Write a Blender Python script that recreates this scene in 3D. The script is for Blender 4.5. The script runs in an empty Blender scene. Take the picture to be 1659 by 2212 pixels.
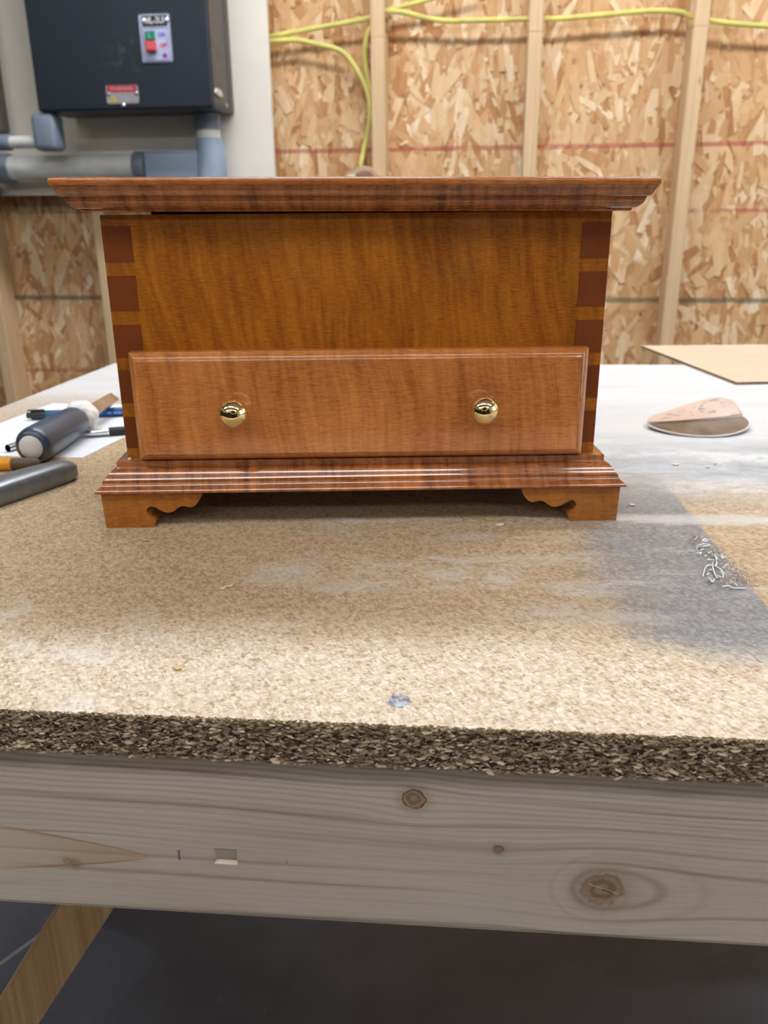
import bpy, bmesh, math, random
from mathutils import Vector, Matrix, Euler
R_ = random.Random(7)
PI = math.pi
SC = bpy.context.scene
COL = SC.collection

# ---------------------------------------------------------------- camera
PITCH, ROLL, CAM_Z, F_PX = 0.3459, -0.00809, 0.2105, 1787.0
cam = bpy.data.cameras.new('camera'); cam_o = bpy.data.objects.new('camera', cam); COL.objects.link(cam_o)
cam.sensor_width = 36.0; cam.sensor_fit = 'AUTO'; cam.lens = F_PX / 2212.0 * 36.0
cam.clip_start = 0.01; cam.clip_end = 60
cam.dof.use_dof = True; cam.dof.focus_distance = 0.47; cam.dof.aperture_fstop = 13.0
_c, _s = math.cos(PITCH), math.sin(PITCH); _cr, _sr = math.cos(ROLL), math.sin(ROLL)
_rt, _up, _fw = Vector((1, 0, 0)), Vector((0, _s, _c)), Vector((0, _c, -_s))
_r2 = _rt * _cr + _up * _sr; _u2 = -_rt * _sr + _up * _cr
cam_o.matrix_world = Matrix(((_r2.x, _u2.x, -_fw.x, 0), (_r2.y, _u2.y, -_fw.y, 0), (_r2.z, _u2.z, -_fw.z, CAM_Z), (0, 0, 0, 1)))
SC.camera = cam_o

# ---------------------------------------------------------------- world, exposure
W = bpy.data.worlds.new('world'); SC.world = W; W.use_nodes = True
W.node_tree.nodes['Background'].inputs[0].default_value = (0.75, 0.87, 1.0, 1)
W.node_tree.nodes['Background'].inputs[1].default_value = 6.0
SC.view_settings.view_transform = 'Standard'; SC.view_settings.look = 'None'
SC.view_settings.gamma = 1.0; SC.view_settings.use_curve_mapping = False
SC.view_settings.exposure = 0.44
LAMP, LAMP_BACK = 12.5, 27.0     # brightness of the ceiling tubes; those by the stud wall are set brighter for steeper light on it
SC.cycles.use_denoising = True
SC.cycles.max_bounces = 8; SC.cycles.diffuse_bounces = 5; SC.cycles.glossy_bounces = 4
SC.cycles.caustics_reflective = False; SC.cycles.caustics_refractive = False
SC.cycles.sample_clamp_indirect = 6.0

FLOOR_Z, CEIL_Z = -0.86, 1.72

# ---------------------------------------------------------------- node helpers
class X:
    """a float socket with arithmetic"""
    def __init__(s, g, v): s.g, s.v = g, v
    def _op(s, op, *a): return s.g.math(op, s, *a)
    def __add__(s, o): return s._op('ADD', o)
    __radd__ = __add__
    def __sub__(s, o): return s._op('SUBTRACT', o)
    def __rsub__(s, o): return s.g.math('SUBTRACT', o, s)
    def __mul__(s, o): return s._op('MULTIPLY', o)
    __rmul__ = __mul__
    def __truediv__(s, o): return s._op('DIVIDE', o)
    def abs(s): return s._op('ABSOLUTE')
    def sin(s): return s._op('SINE')
    def sqrt(s): return s._op('SQRT')
    def exp(s): return s._op('EXPONENT')
    def pow(s, e): return s._op('POWER', e)
    def step(s, a, b):                       # smoothstep a..b -> 0..1 (a>b falls)
        n = s.g.n('ShaderNodeMapRange'); n.interpolation_type = 'SMOOTHSTEP'; n.clamp = True
        s.g.put(s, n.inputs[0])
        lo, hi, t0, t1 = (a, b, 0, 1) if a < b else (b, a, 1, 0)
        n.inputs[1].default_value = lo; n.inputs[2].default_value = hi; n.inputs[3].default_value = t0; n.inputs[4].default_value = t1
        return X(s.g, n.outputs[0])

class G:
    def __init__(s, name):
        s.m = bpy.data.materials.new(name); s.m.use_nodes = True; s.t = s.m.node_tree
        s.b = s.t.nodes['Principled BSDF']
    def n(s, k): return s.t.nodes.new(k)
    def put(s, v, sock):
        if isinstance(v, X): v = v.v
        if isinstance(v, (int, float)): sock.default_value = v
        elif isinstance(v, tuple): sock.default_value = v if len(v) != 3 or sock.type != 'RGBA' else (*v, 1)
        else: s.t.links.new(v, sock)
    def math(s, op, *a):
        n = s.n('ShaderNodeMath'); n.operation = op
        for i, v in enumerate(a): s.put(v, n.inputs[i])
        return X(s, n.outputs[0])
    def xyz(s, kind='Object'):
        if kind == 'World': o = s.n('ShaderNodeNewGeometry').outputs['Position']
        else: o = s.n('ShaderNodeTexCoord').outputs[kind]
        q = s.n('ShaderNodeSeparateXYZ'); s.t.links.new(o, q.inputs[0])
        return [X(s, q.outputs[i]) for i in range(3)]
    def vec(s, x, y, z):
        q = s.n('ShaderNodeCombineXYZ')
        for i, v in enumerate((x, y, z)): s.put(v, q.inputs[i])
        return q.outputs[0]
    def noise(s, v, scale=1., detail=2., rough=.5, dist=0., col=False):
        n = s.n('ShaderNodeTexNoise'); s.put(v, n.inputs['Vector'])
        n.inputs['Scale'].default_value = scale; n.inputs['Detail'].default_value = detail
        n.inputs['Roughness'].default_value = rough; n.inputs['Distortion'].default_value = dist
        return n.outputs['Color'] if col else X(s, n.outputs[0])
    def voro(s, v, scale=1., rnd=1.):
        n = s.n('ShaderNodeTexVoronoi'); s.put(v, n.inputs['Vector']); n.inputs['Scale'].default_value = scale
        n.inputs['Randomness'].default_value = rnd
        q = s.n('ShaderNodeSeparateColor'); s.t.links.new(n.outputs['Color'], q.inputs[0])
        return X(s, q.outputs[0]), X(s, n.outputs['Distance'])
    def island(s): return X(s, s.n('ShaderNodeNewGeometry').outputs['Random Per Island'])
    def objrand(s): return X(s, s.n('ShaderNodeObjectInfo').outputs['Random'])
    def ramp(s, f, stops, const=False):
        n = s.n('ShaderNodeValToRGB'); e = n.color_ramp.elements
        if const: n.color_ramp.interpolation = 'CONSTANT'
        while len(e) < len(stops): e.new(0.5)
        for el, (p, c) in zip(e, stops): el.position = p; el.color = (*c, 1)
        s.put(f, n.inputs[0]); return n.outputs[0]
    def mix(s, f, a, b, mode='MIX'):
        n = s.n('ShaderNodeMix'); n.data_type = 'RGBA'; n.blend_type = mode; n.clamp_factor = True
        s.put(f, n.inputs[0]); s.put(a, n.inputs[6]); s.put(b, n.inputs[7]); return n.outputs[2]
    def bump(s, h, strength=.3, dist=.001):
        n = s.n('ShaderNodeBump'); n.inputs['Strength'].default_value = strength; n.inputs['Distance'].default_value = dist
        s.put(h, n.inputs['Height']); s.t.links.new(n.outputs[0], s.b.inputs['Normal'])
    def set(s, **k):
        names = dict(col='Base Color', rough='Roughness', metal='Metallic', coat='Coat Weight', coatr='Coat Roughness', spec='Specular IOR Level',
                     trans='Transmission Weight', alpha='Alpha', sss='Subsurface Weight', emis='Emission Strength', emcol='Emission Color', ior='IOR', sheen='Sheen Weight')
        for a, v in k.items(): s.put(v, s.b.inputs[names[a]])
        return s.m

def srgb(r, g, b):
    f = lambda c: c / 12.92 if c <= .04045 else ((c + .055) / 1.055) ** 2.4
    return tuple(f(c / 255.) for c in (r, g, b))

def plain(name, c, rough=.5, metal=0., var=.06, scale=40., **k):
    g = G(name); x, y, z = g.xyz()
    f = g.noise(g.vec(x, y, z), scale, 3)
    a = tuple(max(0, v * (1 - var * 2)) for v in c); b = tuple(min(1, v * (1 + var * 2)) for v in c)
    return g.set(col=g.ramp(f, [(.3, a), (.7, b)]), rough=rough, metal=metal, **k)

# ---------------------------------------------------------------- mesh helpers
class MB:
    def __init__(s): s.bm = bmesh.new()
    def box(s, x0, x1, y0, y1, z0, z1, bev=0., seg=2):
        g = bmesh.ops.create_cube(s.bm, size=1.)
        for v in g['verts']:
            v.co = Vector(((x0 + x1) / 2 + v.co.x * (x1 - x0), (y0 + y1) / 2 + v.co.y * (y1 - y0), (z0 + z1) / 2 + v.co.z * (z1 - z0)))
        if bev:
            es = {e for v in g['verts'] for e in v.link_edges}
            bmesh.ops.bevel(s.bm, geom=list(es), offset=bev, segments=seg, profile=.5, affect='EDGES')
        return s
    def prism(s, pts, axis, a, b):
        """closed outline pts (2D) extruded along axis from a to b; axis 'x': (y,z), 'y': (x,z), 'z': (x,y)"""
        f = {'x': lambda p, t: (t, p[0], p[1]), 'y': lambda p, t: (p[0], t, p[1]), 'z': lambda p, t: (p[0], p[1], t)}[axis]
        A = [s.bm.verts.new(f(p, a)) for p in pts]; B = [s.bm.verts.new(f(p, b)) for p in pts]
        n = len(pts)
        s.bm.faces.new(A); s.bm.faces.new(B[::-1])
        for i in range(n): s.bm.faces.new((A[i], B[i], B[(i + 1) % n], A[(i + 1) % n]))
        return s
    def loft(s, rings, cap=True, close=True):
        V = [[s.bm.verts.new(p) for p in r] for r in rings]; n = len(V[0])
        for a, b in zip(V, V[1:]):
            for i in range(n if close else n - 1): s.bm.faces.new((a[i], a[(i + 1) % n], b[(i + 1) % n], b[i]))
        if cap: s.bm.faces.new(V[0][::-1]); s.bm.faces.new(V[-1])
        return s
    def lathe(s, prof, o=(0, 0, 0), d=(0, 0, 1), seg=32, cap=True):
        """prof: (t, r) along direction d from o"""
        d = Vector(d).normalized(); u = d.orthogonal().normalized(); w = d.cross(u); o = Vector(o)
        rings = [[o + d * t + (u * math.cos(2 * PI * i / seg) + w * math.sin(2 * PI * i / seg)) * r for i in range(seg)] for t, r in prof]
        return s.loft(rings, cap)
    def tube(s, pts, rx, ry=None, seg=10, up=(0, -1, 0)):
        """sweep an oval of half sizes rx (sideways) and ry (along up) on a smooth path"""
        ry = ry or rx; pts = [Vector(p) for p in pts]; P = []
        n = len(pts)
        for i in range(n - 1):
            p0, p1, p2, p3 = pts[max(i - 1, 0)], pts[i], pts[i + 1], pts[min(i + 2, n - 1)]
            for k in range(8):
                t = k / 8.
                P.append(.5 * (2 * p1 + (p2 - p0) * t + (2 * p0 - 5 * p1 + 4 * p2 - p3) * t * t + (3 * p1 - p0 - 3 * p2 + p3) * t ** 3))
        P.append(pts[-1]); rings = []
        for i, p in enumerate(P):
            d = (P[min(i + 1, len(P) - 1)] - P[max(i - 1, 0)]).normalized()
            sd = d.cross(Vector(up)).normalized(); u = sd.cross(d).normalized()
            rings.append([p + sd * math.cos(2 * PI * j / seg) * rx + u * math.sin(2 * PI * j / seg) * ry for j in range(seg)])
        return s.loft(rings)
    def xf(s, M):
        bmesh.ops.transform(s.bm, matrix=M, verts=s.bm.verts[:]); return s
    def build(s, name, mat, parent=None, smooth=None, **props):
        bmesh.ops.recalc_face_normals(s.bm, faces=s.bm.faces[:])
        me = bpy.data.meshes.new(name); s.bm.to_mesh(me); s.bm.free()
        return link(name, me, mat, parent, smooth, **props)

def link(name, me, mat, parent=None, smooth=None, **props):
    if mat is not None: me.materials.append(mat)
    if smooth is not None:
        me.polygons.foreach_set('use_smooth', [True] * len(me.polygons))
        if smooth < 180: me.set_sharp_from_angle(angle=math.radians(smooth))
    o = bpy.data.objects.new(name, me); COL.objects.link(o)
    if parent is not None: o.parent = parent
    for k, v in props.items(): o[k] = v
    return o

def raw(name, verts, faces, mat, parent=None, smooth=None, **props):
    me = bpy.data.meshes.new(name); me.from_pydata(verts, [], faces); me.update()
    return link(name, me, mat, parent, smooth, **props)

def thing(name, label, cat, loc=(0, 0, 0), rz=0., group=None, **props):
    o = bpy.data.objects.new(name, None); COL.objects.link(o); o.empty_display_size = .05
    o.location = loc; o.rotation_euler = (0, 0, rz); o['label'] = label; o['category'] = cat
    if group: o['group'] = group
    for k, v in props.items(): o[k] = v
    return o

def tag(o, label, cat, group=None):
    o['label'] = label; o['category'] = cat
    if group: o['group'] = group
    return o

def printed(body, mat, parent, x, y, z, size, width=None, rot=(PI / 2, 0, 0), name='printed_text'):
    """flat lettering standing on a label, centred at x, z and facing -y"""
    cu = bpy.data.curves.new(name, 'FONT'); cu.body = body; cu.size = size; cu.align_x = 'CENTER'; cu.align_y = 'CENTER'; cu.extrude = .00015; cu.offset = size * .03
    tmp = bpy.data.objects.new(name, cu); COL.objects.link(tmp)
    me = bpy.data.meshes.new_from_object(tmp.evaluated_get(bpy.context.evaluated_depsgraph_get()))
    bpy.data.objects.remove(tmp); bpy.data.curves.remove(cu)
    if width:
        xs = [v.co.x for v in me.vertices]; k = width / (max(xs) - min(xs))
        for v in me.vertices: v.co.x *= k
    M = Matrix.Translation((x, y, z)) @ Euler(rot).to_matrix().to_4x4()
    me.transform(M)
    me.materials.clear()
    return link(name, me, mat, parent)

# ---------------------------------------------------------------- materials
def m_maple(name, dark, light, curl=1., rough=.28, shear=.12, seed=0., axis=0, grainy=1., coat=.45):
    """stained curly maple: fine grain along x, curl stripes across it"""
    g = G(name); p = g.xyz(); x, z, y = p[axis], p[2], p[1 - axis]
    w = g.noise(g.vec(x * 9 + seed, z * 14, y * 9), 1., 2)
    big = g.noise(g.vec(x * 7 + seed, z * 9, y * 7 + 3), 1., 3, .6)
    st = g.noise(g.vec((x + z * shear) * 125 + w * 2.6 + seed, z * 13, y * 30), 1., 2, .6)
    st2 = g.noise(g.vec((x + z * shear) * 330 + w * 4 + seed, z * 24 + 5, y * 60), 1., 2, .55)
    fine = g.noise(g.vec(x * 120 + seed, z * 1900 + w * 8, y * 1900), 1., 3, .65)
    fleck = g.noise(g.vec(x * 240, z * 900, y * 600 + seed), 1., 2)
    line = ((z * 190 + g.noise(g.vec(x * 16 + seed, z * 26, y * 9), 1., 3, .6) * 5.).sin().abs()).step(.10, .0)   # growth-ring contour lines
    f = (st - .5) * .95 * curl + (st2 - .5) * .55 * curl + (big - .5) * .80 + (fine - .5) * 1.15 * grainy + (fleck - .5) * .55 * grainy - line * .10 * grainy + .5
    mid = tuple((a + b) / 2 for a, b in zip(dark, light))
    c = g.ramp(f, [(.12, dark), (.5, mid), (.88, light)])
    g.bump(fine, .06, .0004)
    return g.set(col=c, rough=rough, coat=coat, coatr=.07, spec=.32)

M_front = m_maple('maple_front', (.175, .044, .001), (.445, .158, .010), 1.0, .40, coat=.2)
M_drawer = m_maple('maple_drawer', (.29, .085, .015), (.66, .255, .070), .85, .30, seed=4., coat=.8)
M_lid = m_maple('maple_lid', (.24, .065, .012), (.56, .20, .050), .6, .26, seed=9., coat=.8)
M_mould = m_maple('maple_moulding', (.145, .036, .007), (.50, .170, .042), 1.25, .24, shear=.02, seed=2., coat=1.)
M_mould_side = m_maple('maple_moulding_side', (.14, .034, .006), (.48, .160, .038), 1.2, .24, shear=.02, seed=2., axis=1, coat=1.)
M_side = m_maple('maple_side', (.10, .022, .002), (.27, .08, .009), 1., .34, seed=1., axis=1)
M_foot = m_maple('maple_foot', (.20, .058, .007), (.50, .185, .030), .55, .36, seed=6., coat=.25)
M_end = m_maple('maple_end_grain', (.115, .020, .0002), (.205, .045, .0008), .3, .6, seed=3., grainy=.6, coat=.04)
M_dark = plain('cedar_inside', (.10, .045, .02), .7)

def m_brass():
    g = G('polished_brass'); x, y, z = g.xyz()
    f = g.noise(g.vec(x, y, z), 300., 2)
    return g.set(col=g.ramp(f, [(.3, (.86, .70, .34)), (.7, (.89, .74, .38))]), rough=.045, metal=1.)
M_brass = m_brass()

def m_bench_top():
    g = G('particle_board_face'); x, y, z = g.xyz('World')
    wob = g.noise(g.vec(x, y, z), 330., 2, col=True)
    def chips(sx, sy, rot, scale):
        c, s = math.cos(rot), math.sin(rot)
        return g.voro(g.vec((x * c + y * s) * sx + g.noise(g.vec(x, y, 1.), 420., 1) * .0011, (y * c - x * s) * sy + g.noise(g.vec(x, y, 7.), 420., 1) * .0011, 0.), scale)
    a, ad = chips(1., .42, .5, 760.); b, bd = chips(.45, 1., .25, 900.); c3, cd = chips(1., .6, -.6, 420.)
    chip = a * .5 + b * .38 + c3 * .22 - .05
    speck = g.noise(g.vec(x * 1., y * .7, 3.), 520., 1).step(.71, .78) * g.noise(g.vec(x, y, 9.), 90., 2).step(.42, .62)
    # how clean the boards are: cream near the front edge, tanned where things are dragged
    lo = g.noise(g.vec(x, y, 0.), 9., 4, .6)
    lo2 = g.noise(g.vec(x * .8, y * 1.4, 5.), 30., 4, .65)
    yy = y + x * .083 + (lo - .5) * .09 + (lo2 - .5) * .03
    worn = yy.step(.360, .425)
    clean_col = g.ramp(chip, [(.12, (.36, .27, .19)), (.34, (.56, .455, .34)), (.58, (.66, .56, .435)), (.9, (.80, .73, .62))])
    tan_col = g.ramp(chip, [(.12, (.31, .215, .125)), (.4, (.43, .315, .19)), (.62, (.51, .385, .245)), (.9, (.60, .485, .345))])
    col = g.mix(worn, clean_col, tan_col)
    col = g.mix(speck * .75, col, (.07, .055, .06))
    # grey-blue stain with a straight right-hand edge
    edge = (x + (y - .42) * -.068 - .2155 + (lo2 - .5) * .003)
    st = edge.step(.0015, -.0008) * (x + (lo - .5) * .07 + (lo2 - .5) * .05 - (y - .45).abs() * .10).step(.105, .165) * (y + x * .28 + (lo2 - .5) * .035).step(.395, .435) * y.step(.72, .60)
    stain_col = g.ramp(chip, [(.1, (.150, .175, .205)), (.5, (.212, .248, .292)), (.9, (.325, .368, .418))])
    col = g.mix(st * .88, col, stain_col)
    # white dust: streaks in front of the chest and drifts to the right and rear
    strk = g.noise(g.vec(x * 10 + lo2 * 3, y * 30 + lo * 8, 2.), 1., 5, .68)
    strk2 = g.noise(g.vec(x * 5 + 3, y * 26, 4.), 1., 5, .7)
    patch = (strk2 + strk * .35).step(.66, .90) * y.step(.36, .45) * x.step(-.13, -.02) * .62
    rear = (y + (strk - .5) * .07 + x * .12 + (lo - .5) * .10).step(.60, .72) * (x + (lo - .5) * .08).step(.03, .15)
    rear2 = (y + (strk - .5) * .10).step(.93, 1.06)
    rearl = (y + (strk - .5) * .12).step(.80, 1.10) * x.step(-.1, -.3) * .65
    grey = g.ramp(strk2 * .6 + strk * .4, [(.36, (.34, .385, .43)), (.5, (.49, .54, .59)), (.60, (.72, .765, .81))])
    haze = g.mix(y.step(.70, .84), grey, g.ramp(strk2, [(.3, (.58, .615, .665)), (.6, (.67, .70, .745))]))
    veil = (rear * .92)._op('MAXIMUM', rear2 * .9)._op('MAXIMUM', rearl)
    col = g.mix(veil, col, haze)
    mid = (1. - ((x / .105).pow(2.) + ((y - .472) / .034).pow(2.)))._op('MAXIMUM', 0.).step(.0, .55)
    patch = patch._op('MAXIMUM', mid * (strk2 * .5 + strk * .3 + lo2 * .4).step(.52, .74) * .72)
    fdust = g.noise(g.vec(x * 16, y * 22, 12.), 1., 4, .65).step(.50, .72) * x.step(.02, -.10) * yy.step(.44, .38) * .75
    col = g.mix(fdust, col, (.78, .75, .71))
    band = ((y - .573 + x * .05 + (strk - .5) * .03).abs()).step(.014, .002) * x.step(.12, .19) * strk2.step(.36, .60) * .6
    col = g.mix(band, col, (.62, .64, .66))
    col = g.mix(patch, col, (.66, .655, .64))
    scr = g.noise(g.vec((x + y * .55) * 14, (y - x * .55) * 320, 8.), 1., 2).step(.74, .78) * g.noise(g.vec(x, y, 4.), 26., 1).step(.55, .65) * y.step(.42, .5) * .35
    col = g.mix(scr, col, (.72, .72, .70))
    # filler spot over a screw head
    d = (((x - .0063) / .0056).pow(2.) + ((y - .3277) / .0062).pow(2.)).sqrt() + (g.noise(g.vec(x, y, 2.), 700., 2) - .5) * .55
    col = g.mix(d.step(1.05, .8) * .9, col, g.ramp(chip, [(.2, (.12, .14, .18)), (.5, (.30, .35, .41)), (.9, (.55, .60, .66))]))
    g.bump(chip, .5, .0006)
    return g.set(col=col, rough=.62 - st * .30, spec=.35)
M_top = m_bench_top()

def m_flakes():
    g = G('particle_board_flakes'); x, y, z = g.xyz()
    r = g.island(); f = g.noise(g.vec(x * 300, y * 300, z * 1500), 1., 2)
    return g.set(col=g.ramp(r * .85 + f * .25 - .05, [(.0, (.10, .064, .030)), (.25, (.25, .175, .098)), (.55, (.40, .30, .185)), (.8, (.56, .45, .30)), (1., (.76, .67, .52))]), rough=.75)
M_flake = m_flakes()
M_core = plain('particle_board_core', (.085, .062, .036), .9, var=.3, scale=400.)

KNOTS = [(.0130, -.0402, .0050, 1.0), (.0522, -.0663, .0022, .9), (.1010, -.0862, .0090, 1.0), (-.1530, -.0882, .0030, .5), (-.1570, -.0870, .0026, .4)]
def m_beam():
    g = G('pine_beam'); x, y, z = g.xyz()
    v = z + 0.
    bulge = None
    for (a, b, r, k) in KNOTS[:3]:
        e = ((((x - a) / (r * 4.2)).pow(2.) + ((z - b) / (r * 2.4)).pow(2.)) * -1.).exp()
        t = e * ((z - b) / (r * 1.1)) * r * 1.1
        bulge = t if bulge is None else bulge + t
    wv = g.noise(g.vec(x * 4., z * 30, y * 30), 1., 2)
    v = z - bulge * .55 + x * .035 * (z + .06).step(-.05, .04) * 1. + (wv - .5) * .010
    ph = v * 330 + g.noise(g.vec(x * 1.5, v * 50, 0.), 1., 2) * 6.
    # thin dark latewood lines, crowded near the top edge
    dens = z.step(-.09, -.02)
    line = ((ph * 2.).sin() * .5 + .5).pow(5.) * (g.noise(g.vec(x * 3, v * 120, 2.), 1., 2).step(.35, .65)) 
    line2 = ((v * 1900. + wv * 8.).sin() * .5 + .5).pow(2.) * (dens * .55 + .12)
    fib = g.noise(g.vec(x * 60, z * 2400, y * 2400), 1., 2, .6)
    tear = g.noise(g.vec(x * 55, z * 1100, 6.), 1., 2).step(.66, .74)
    big = g.noise(g.vec(x * 6, z * 20, y), 1., 3)
    f = .66 + (fib - .5) * .22 + (big - .5) * .45 - line * .30 - line2 * .4
    col = g.ramp(f, [(.0, (.30, .23, .165)), (.35, (.485, .405, .32)), (.65, (.65, .57, .475)), (1., (.78, .71, .61))])
    col = g.mix(tear * .40, col, (.74, .68, .585))
    sp = g.noise(g.vec(x, z, 0.), 900., 1).step(.70, .78) * g.noise(g.vec(x, z, 4.), 30., 2).step(.45, .65)
    col = g.mix(sp * .45, col, (.78, .73, .65))
    # the pale lens of bark-side wood at the left, tapering to a point
    lx = (x + .215) / .1005
    half = (1. - lx)._op('MAXIMUM', 0.).pow(.75) * .0165
    dz = ((z + .0815 - (1. - lx) * .0015) / (half + .0002)).abs() + (fib - .5) * .1
    lens = dz.step(1.0, .93) * lx.step(1.0, .99)
    rim = dz.step(.80, .97) * dz.step(1.06, .98) * lx.step(1.0, .98) * lx.step(.0, .6)
    col = g.mix(lens * .55, col, g.mix(lx.step(.3, .95), (.63, .52, .385), (.56, .34, .175)))
    col = g.mix(rim * .7, col, (.40, .17, .06))
    hgt = fib * .35 - line * .5 + tear * .4
    for (a, b, r, k) in KNOTS:
        dx, dzz = (x - a) / r, (z - b) / (r * .95)
        rho = (dx * dx + dzz * dzz).sqrt() + (g.noise(g.vec(x, z, a * 50), 300., 3) - .5) * .7
        core = g.ramp((rho * 9.).sin() * .5 + .5, [(.2, (.25, .155, .095)), (.8, (.40, .275, .175))])
        col = g.mix(rho.step(2.3, .9) * .45 * k, col, (.34, .21, .115))
        col = g.mix(rho.step(1.06, .90) * .92 * k, col, core)
        if k > .8:
            ring = ((rho - 1.02).abs()).step(.13, .02) * .85 * (1. if r < .006 else .35)
            col = g.mix(ring, col, (.10, .055, .03))
        hgt = hgt - rho.step(1.1, .8) * .6 * k
    # wide elliptical rings round the big knot, drawn out to the right
    a, b, r, k = KNOTS[2]
    dx = (x - a) / .0062; dxx = dx * (dx.step(-.1, .1) * -.50 + 1.)
    er = (dxx * dxx + ((z - b) / .0052).pow(2.)).sqrt() + (wv - .5) * .5
    rings = ((er * 3.6).sin() * .5 + .5).pow(4.) * er.step(4.3, 3.2) * er.step(1., 1.5)
    col = g.mix(rings * .5, col, (.30, .22, .15))
    crack = ((z - b + (x - a - .001) * .36 + (g.noise(g.vec(x, z, 3.), 500., 1) - .5) * .0012).abs()).step(.00045, .0001) * ((x - a - .0005).abs()).step(.0075, .0065)
    col = g.mix(crack, col, (.62, .52, .40))
    crk2 = ((z - b + .0004 + (x - a - .001) * .36).abs()).step(.0005, .0001) * ((x - a - .0022).abs()).step(.0026, .0020)
    col = g.mix(crk2, col, (.03, .02, .015))
    g.bump(hgt, .35, .0006)
    return g.set(col=col, rough=.6, spec=.3)
M_beam = m_beam()

def m_pine(name, a, b, axis=2, seed=0.):
    g = G(name); p = g.xyz(); q = [p[i] for i in range(3) if i != axis]
    l = p[axis]
    w = g.noise(g.vec(l * 2 + seed, q[0] * 25, q[1] * 25), 1., 2)
    gr = g.noise(g.vec(l * 3 + seed, q[0] * 160 + w * 5, q[1] * 160), 1., 3, .6)
    kn = g.voro(g.vec(q[0] * 20 + seed, l * 5, q[1] * 20), 1.)[1].step(.09, .03)
    c = g.ramp(gr, [(.25, a), (.75, b)])
    c = g.mix(kn * .6, c, (.17, .10, .05))
    return g.set(col=c, rough=.65, spec=.25)
M_stud = m_pine('stud_pine', (.60, .42, .245), (.76, .575, .37))
M_leg = m_pine('leg_pine', (.46, .265, .11), (.78, .54, .29), seed=3.)
M_rail = m_pine('rail_pine', (.42, .30, .18), (.58, .44, .28), axis=0)

def osb_lines(g, col, x, z):
    n = g.noise(g.vec(x * 14, z * 40, 0.), 1., 3)
    n2 = (n - .5) * .004
    red = (.40, .055, .065)
    m1 = (z - .3835 + n2).abs().step(.0075, .0045) * n.step(.30, .48) * .62 * x.step(-.6, -.5)
    m2 = (z - .2118 + n2).abs().step(.0065, .004) * x.step(.86, .88) * n.step(.30, .5) * .6
    m3 = (z + .2650 + n2).abs().step(.0085, .004) * x.step(-.6, -.7) * n.step(.35, .5) * .5
    blk = (z + .0335 + n2).abs().step(.0110, .003) * .72 * n.step(.15, .45)
    col = g.mix(m1._op('MAXIMUM', m2)._op('MAXIMUM', m3), col, red)
    return g.mix(blk, col, (.10, .125, .105))
OSB = [(.0, (.40, .185, .075)), (.08, (.50, .255, .11)), (.26, (.60, .35, .17)), (.5, (.68, .43, .225)), (.70, (.74, .51, .29)), (.86, (.80, .60, .38)), (.95, (.86, .70, .49)), (1., (.93, .82, .65))]
def m_strand():
    g = G('osb_strand'); x, y, z = g.xyz()
    r = g.island(); f = g.noise(g.vec(x * 55, y * 10, z * 12), 1., 4, .65)
    col = g.ramp(r * .92 + .03 + (f - .5) * .55, OSB)
    return g.set(col=osb_lines(g, col, x, z), rough=.6, spec=.25)
def m_osb():
    g = G('osb_sheet'); x, y, z = g.xyz()
    a, d = g.voro(g.vec(x * 45 + g.noise(g.vec(x, z, 0.), 8., 2) * 2., y, z * 14), 1.)
    return g.set(col=osb_lines(g, g.ramp(a, OSB), x, z), rough=.65, spec=.25)
M_strand, M_osb = m_strand(), m_osb()

def m_paint(name, c, rough=.55, scale=6.):
    g = G(name); x, y, z = g.xyz(); f = g.noise(g.vec(x, y, z), scale, 4, .6)
    return g.set(col=g.ramp(f, [(.3, tuple(v * .93 for v in c)), (.7, c)]), rough=rough, spec=.3)
M_board = m_paint('board_paint', (.86, .83, .755), .5)
M_wall = m_paint('cream_wall', (.70, .66, .55), .7, 2.)
M_ceil = m_paint('white_ceiling', (.78, .77, .74), .8, 2.)
def m_floor():
    g = G('dark_floor'); x, y, z = g.xyz('World')
    f = g.noise(g.vec(x, y, 0.), 5., 5, .65); s = g.noise(g.vec(x, y, 2.), 60., 2).step(.72, .78)
    sc = ((x * .80 - y * .60 + 1.045).abs()).step(.004, .0015) * .5
    c = g.ramp(f, [(.3, (.036, .042, .058)), (.7, (.070, .080, .106))])
    c = g.mix(s * .3, c, (.16, .16, .17)); c = g.mix(sc, c, (.30, .31, .34))
    return g.set(col=c, rough=.45, spec=.4)
M_floor = m_floor()
def m_blackbox():
    g = G('black_powder_coat'); x, y, z = g.xyz()
    f = g.noise(g.vec(x, y, z), 900., 2)
    dx, dz = x + .628, z - .600
    d = (dx * dx + dz * dz).sqrt() + (g.noise(g.vec(x, z, 0.), 25., 4) - .5) * .12
    dust = d.step(.07, .0) * g.noise(g.vec(x, z, 2.), 60., 3).step(.45, .75)
    c = g.mix(dust * .35, (.0100, .0175, .031), (.15, .16, .18))
    g.bump(f, .15, .0004)
    return g.set(col=c, rough=.42, spec=.45)
M_black = m_blackbox()
M_black_lit = plain('black_side_lit', (.095, .083, .072), .5, var=.1)  # browner than the cover: reflected light put into the colour
M_pvc = plain('grey_pvc', (.30, .395, .545), .45, var=.05, scale=12.)
M_pvc_dark = plain('grey_pvc_coupling', (.20, .245, .33), .45, var=.05, scale=12.)
M_pvc_pale = plain('pale_conduit', (.76, .79, .775), .5, var=.08, scale=14.)
M_cable = plain('yellow_cable', (.66, .62, .17), .45, var=.08, scale=20.)
M_plate = plain('plate_grey', (.40, .44, .60), .4, var=.05)
M_plate_in = plain('plate_face', (.47, .53, .78), .4, var=.05)
M_ink = plain('print_black', (.012, .012, .014), .5)
M_white = plain('print_white', (.62, .64, .70), .5, var=.02)
M_green = plain('button_green', (.01, .23, .145), .35)
M_red = plain('button_red', (.72, .085, .10), .35)
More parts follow.
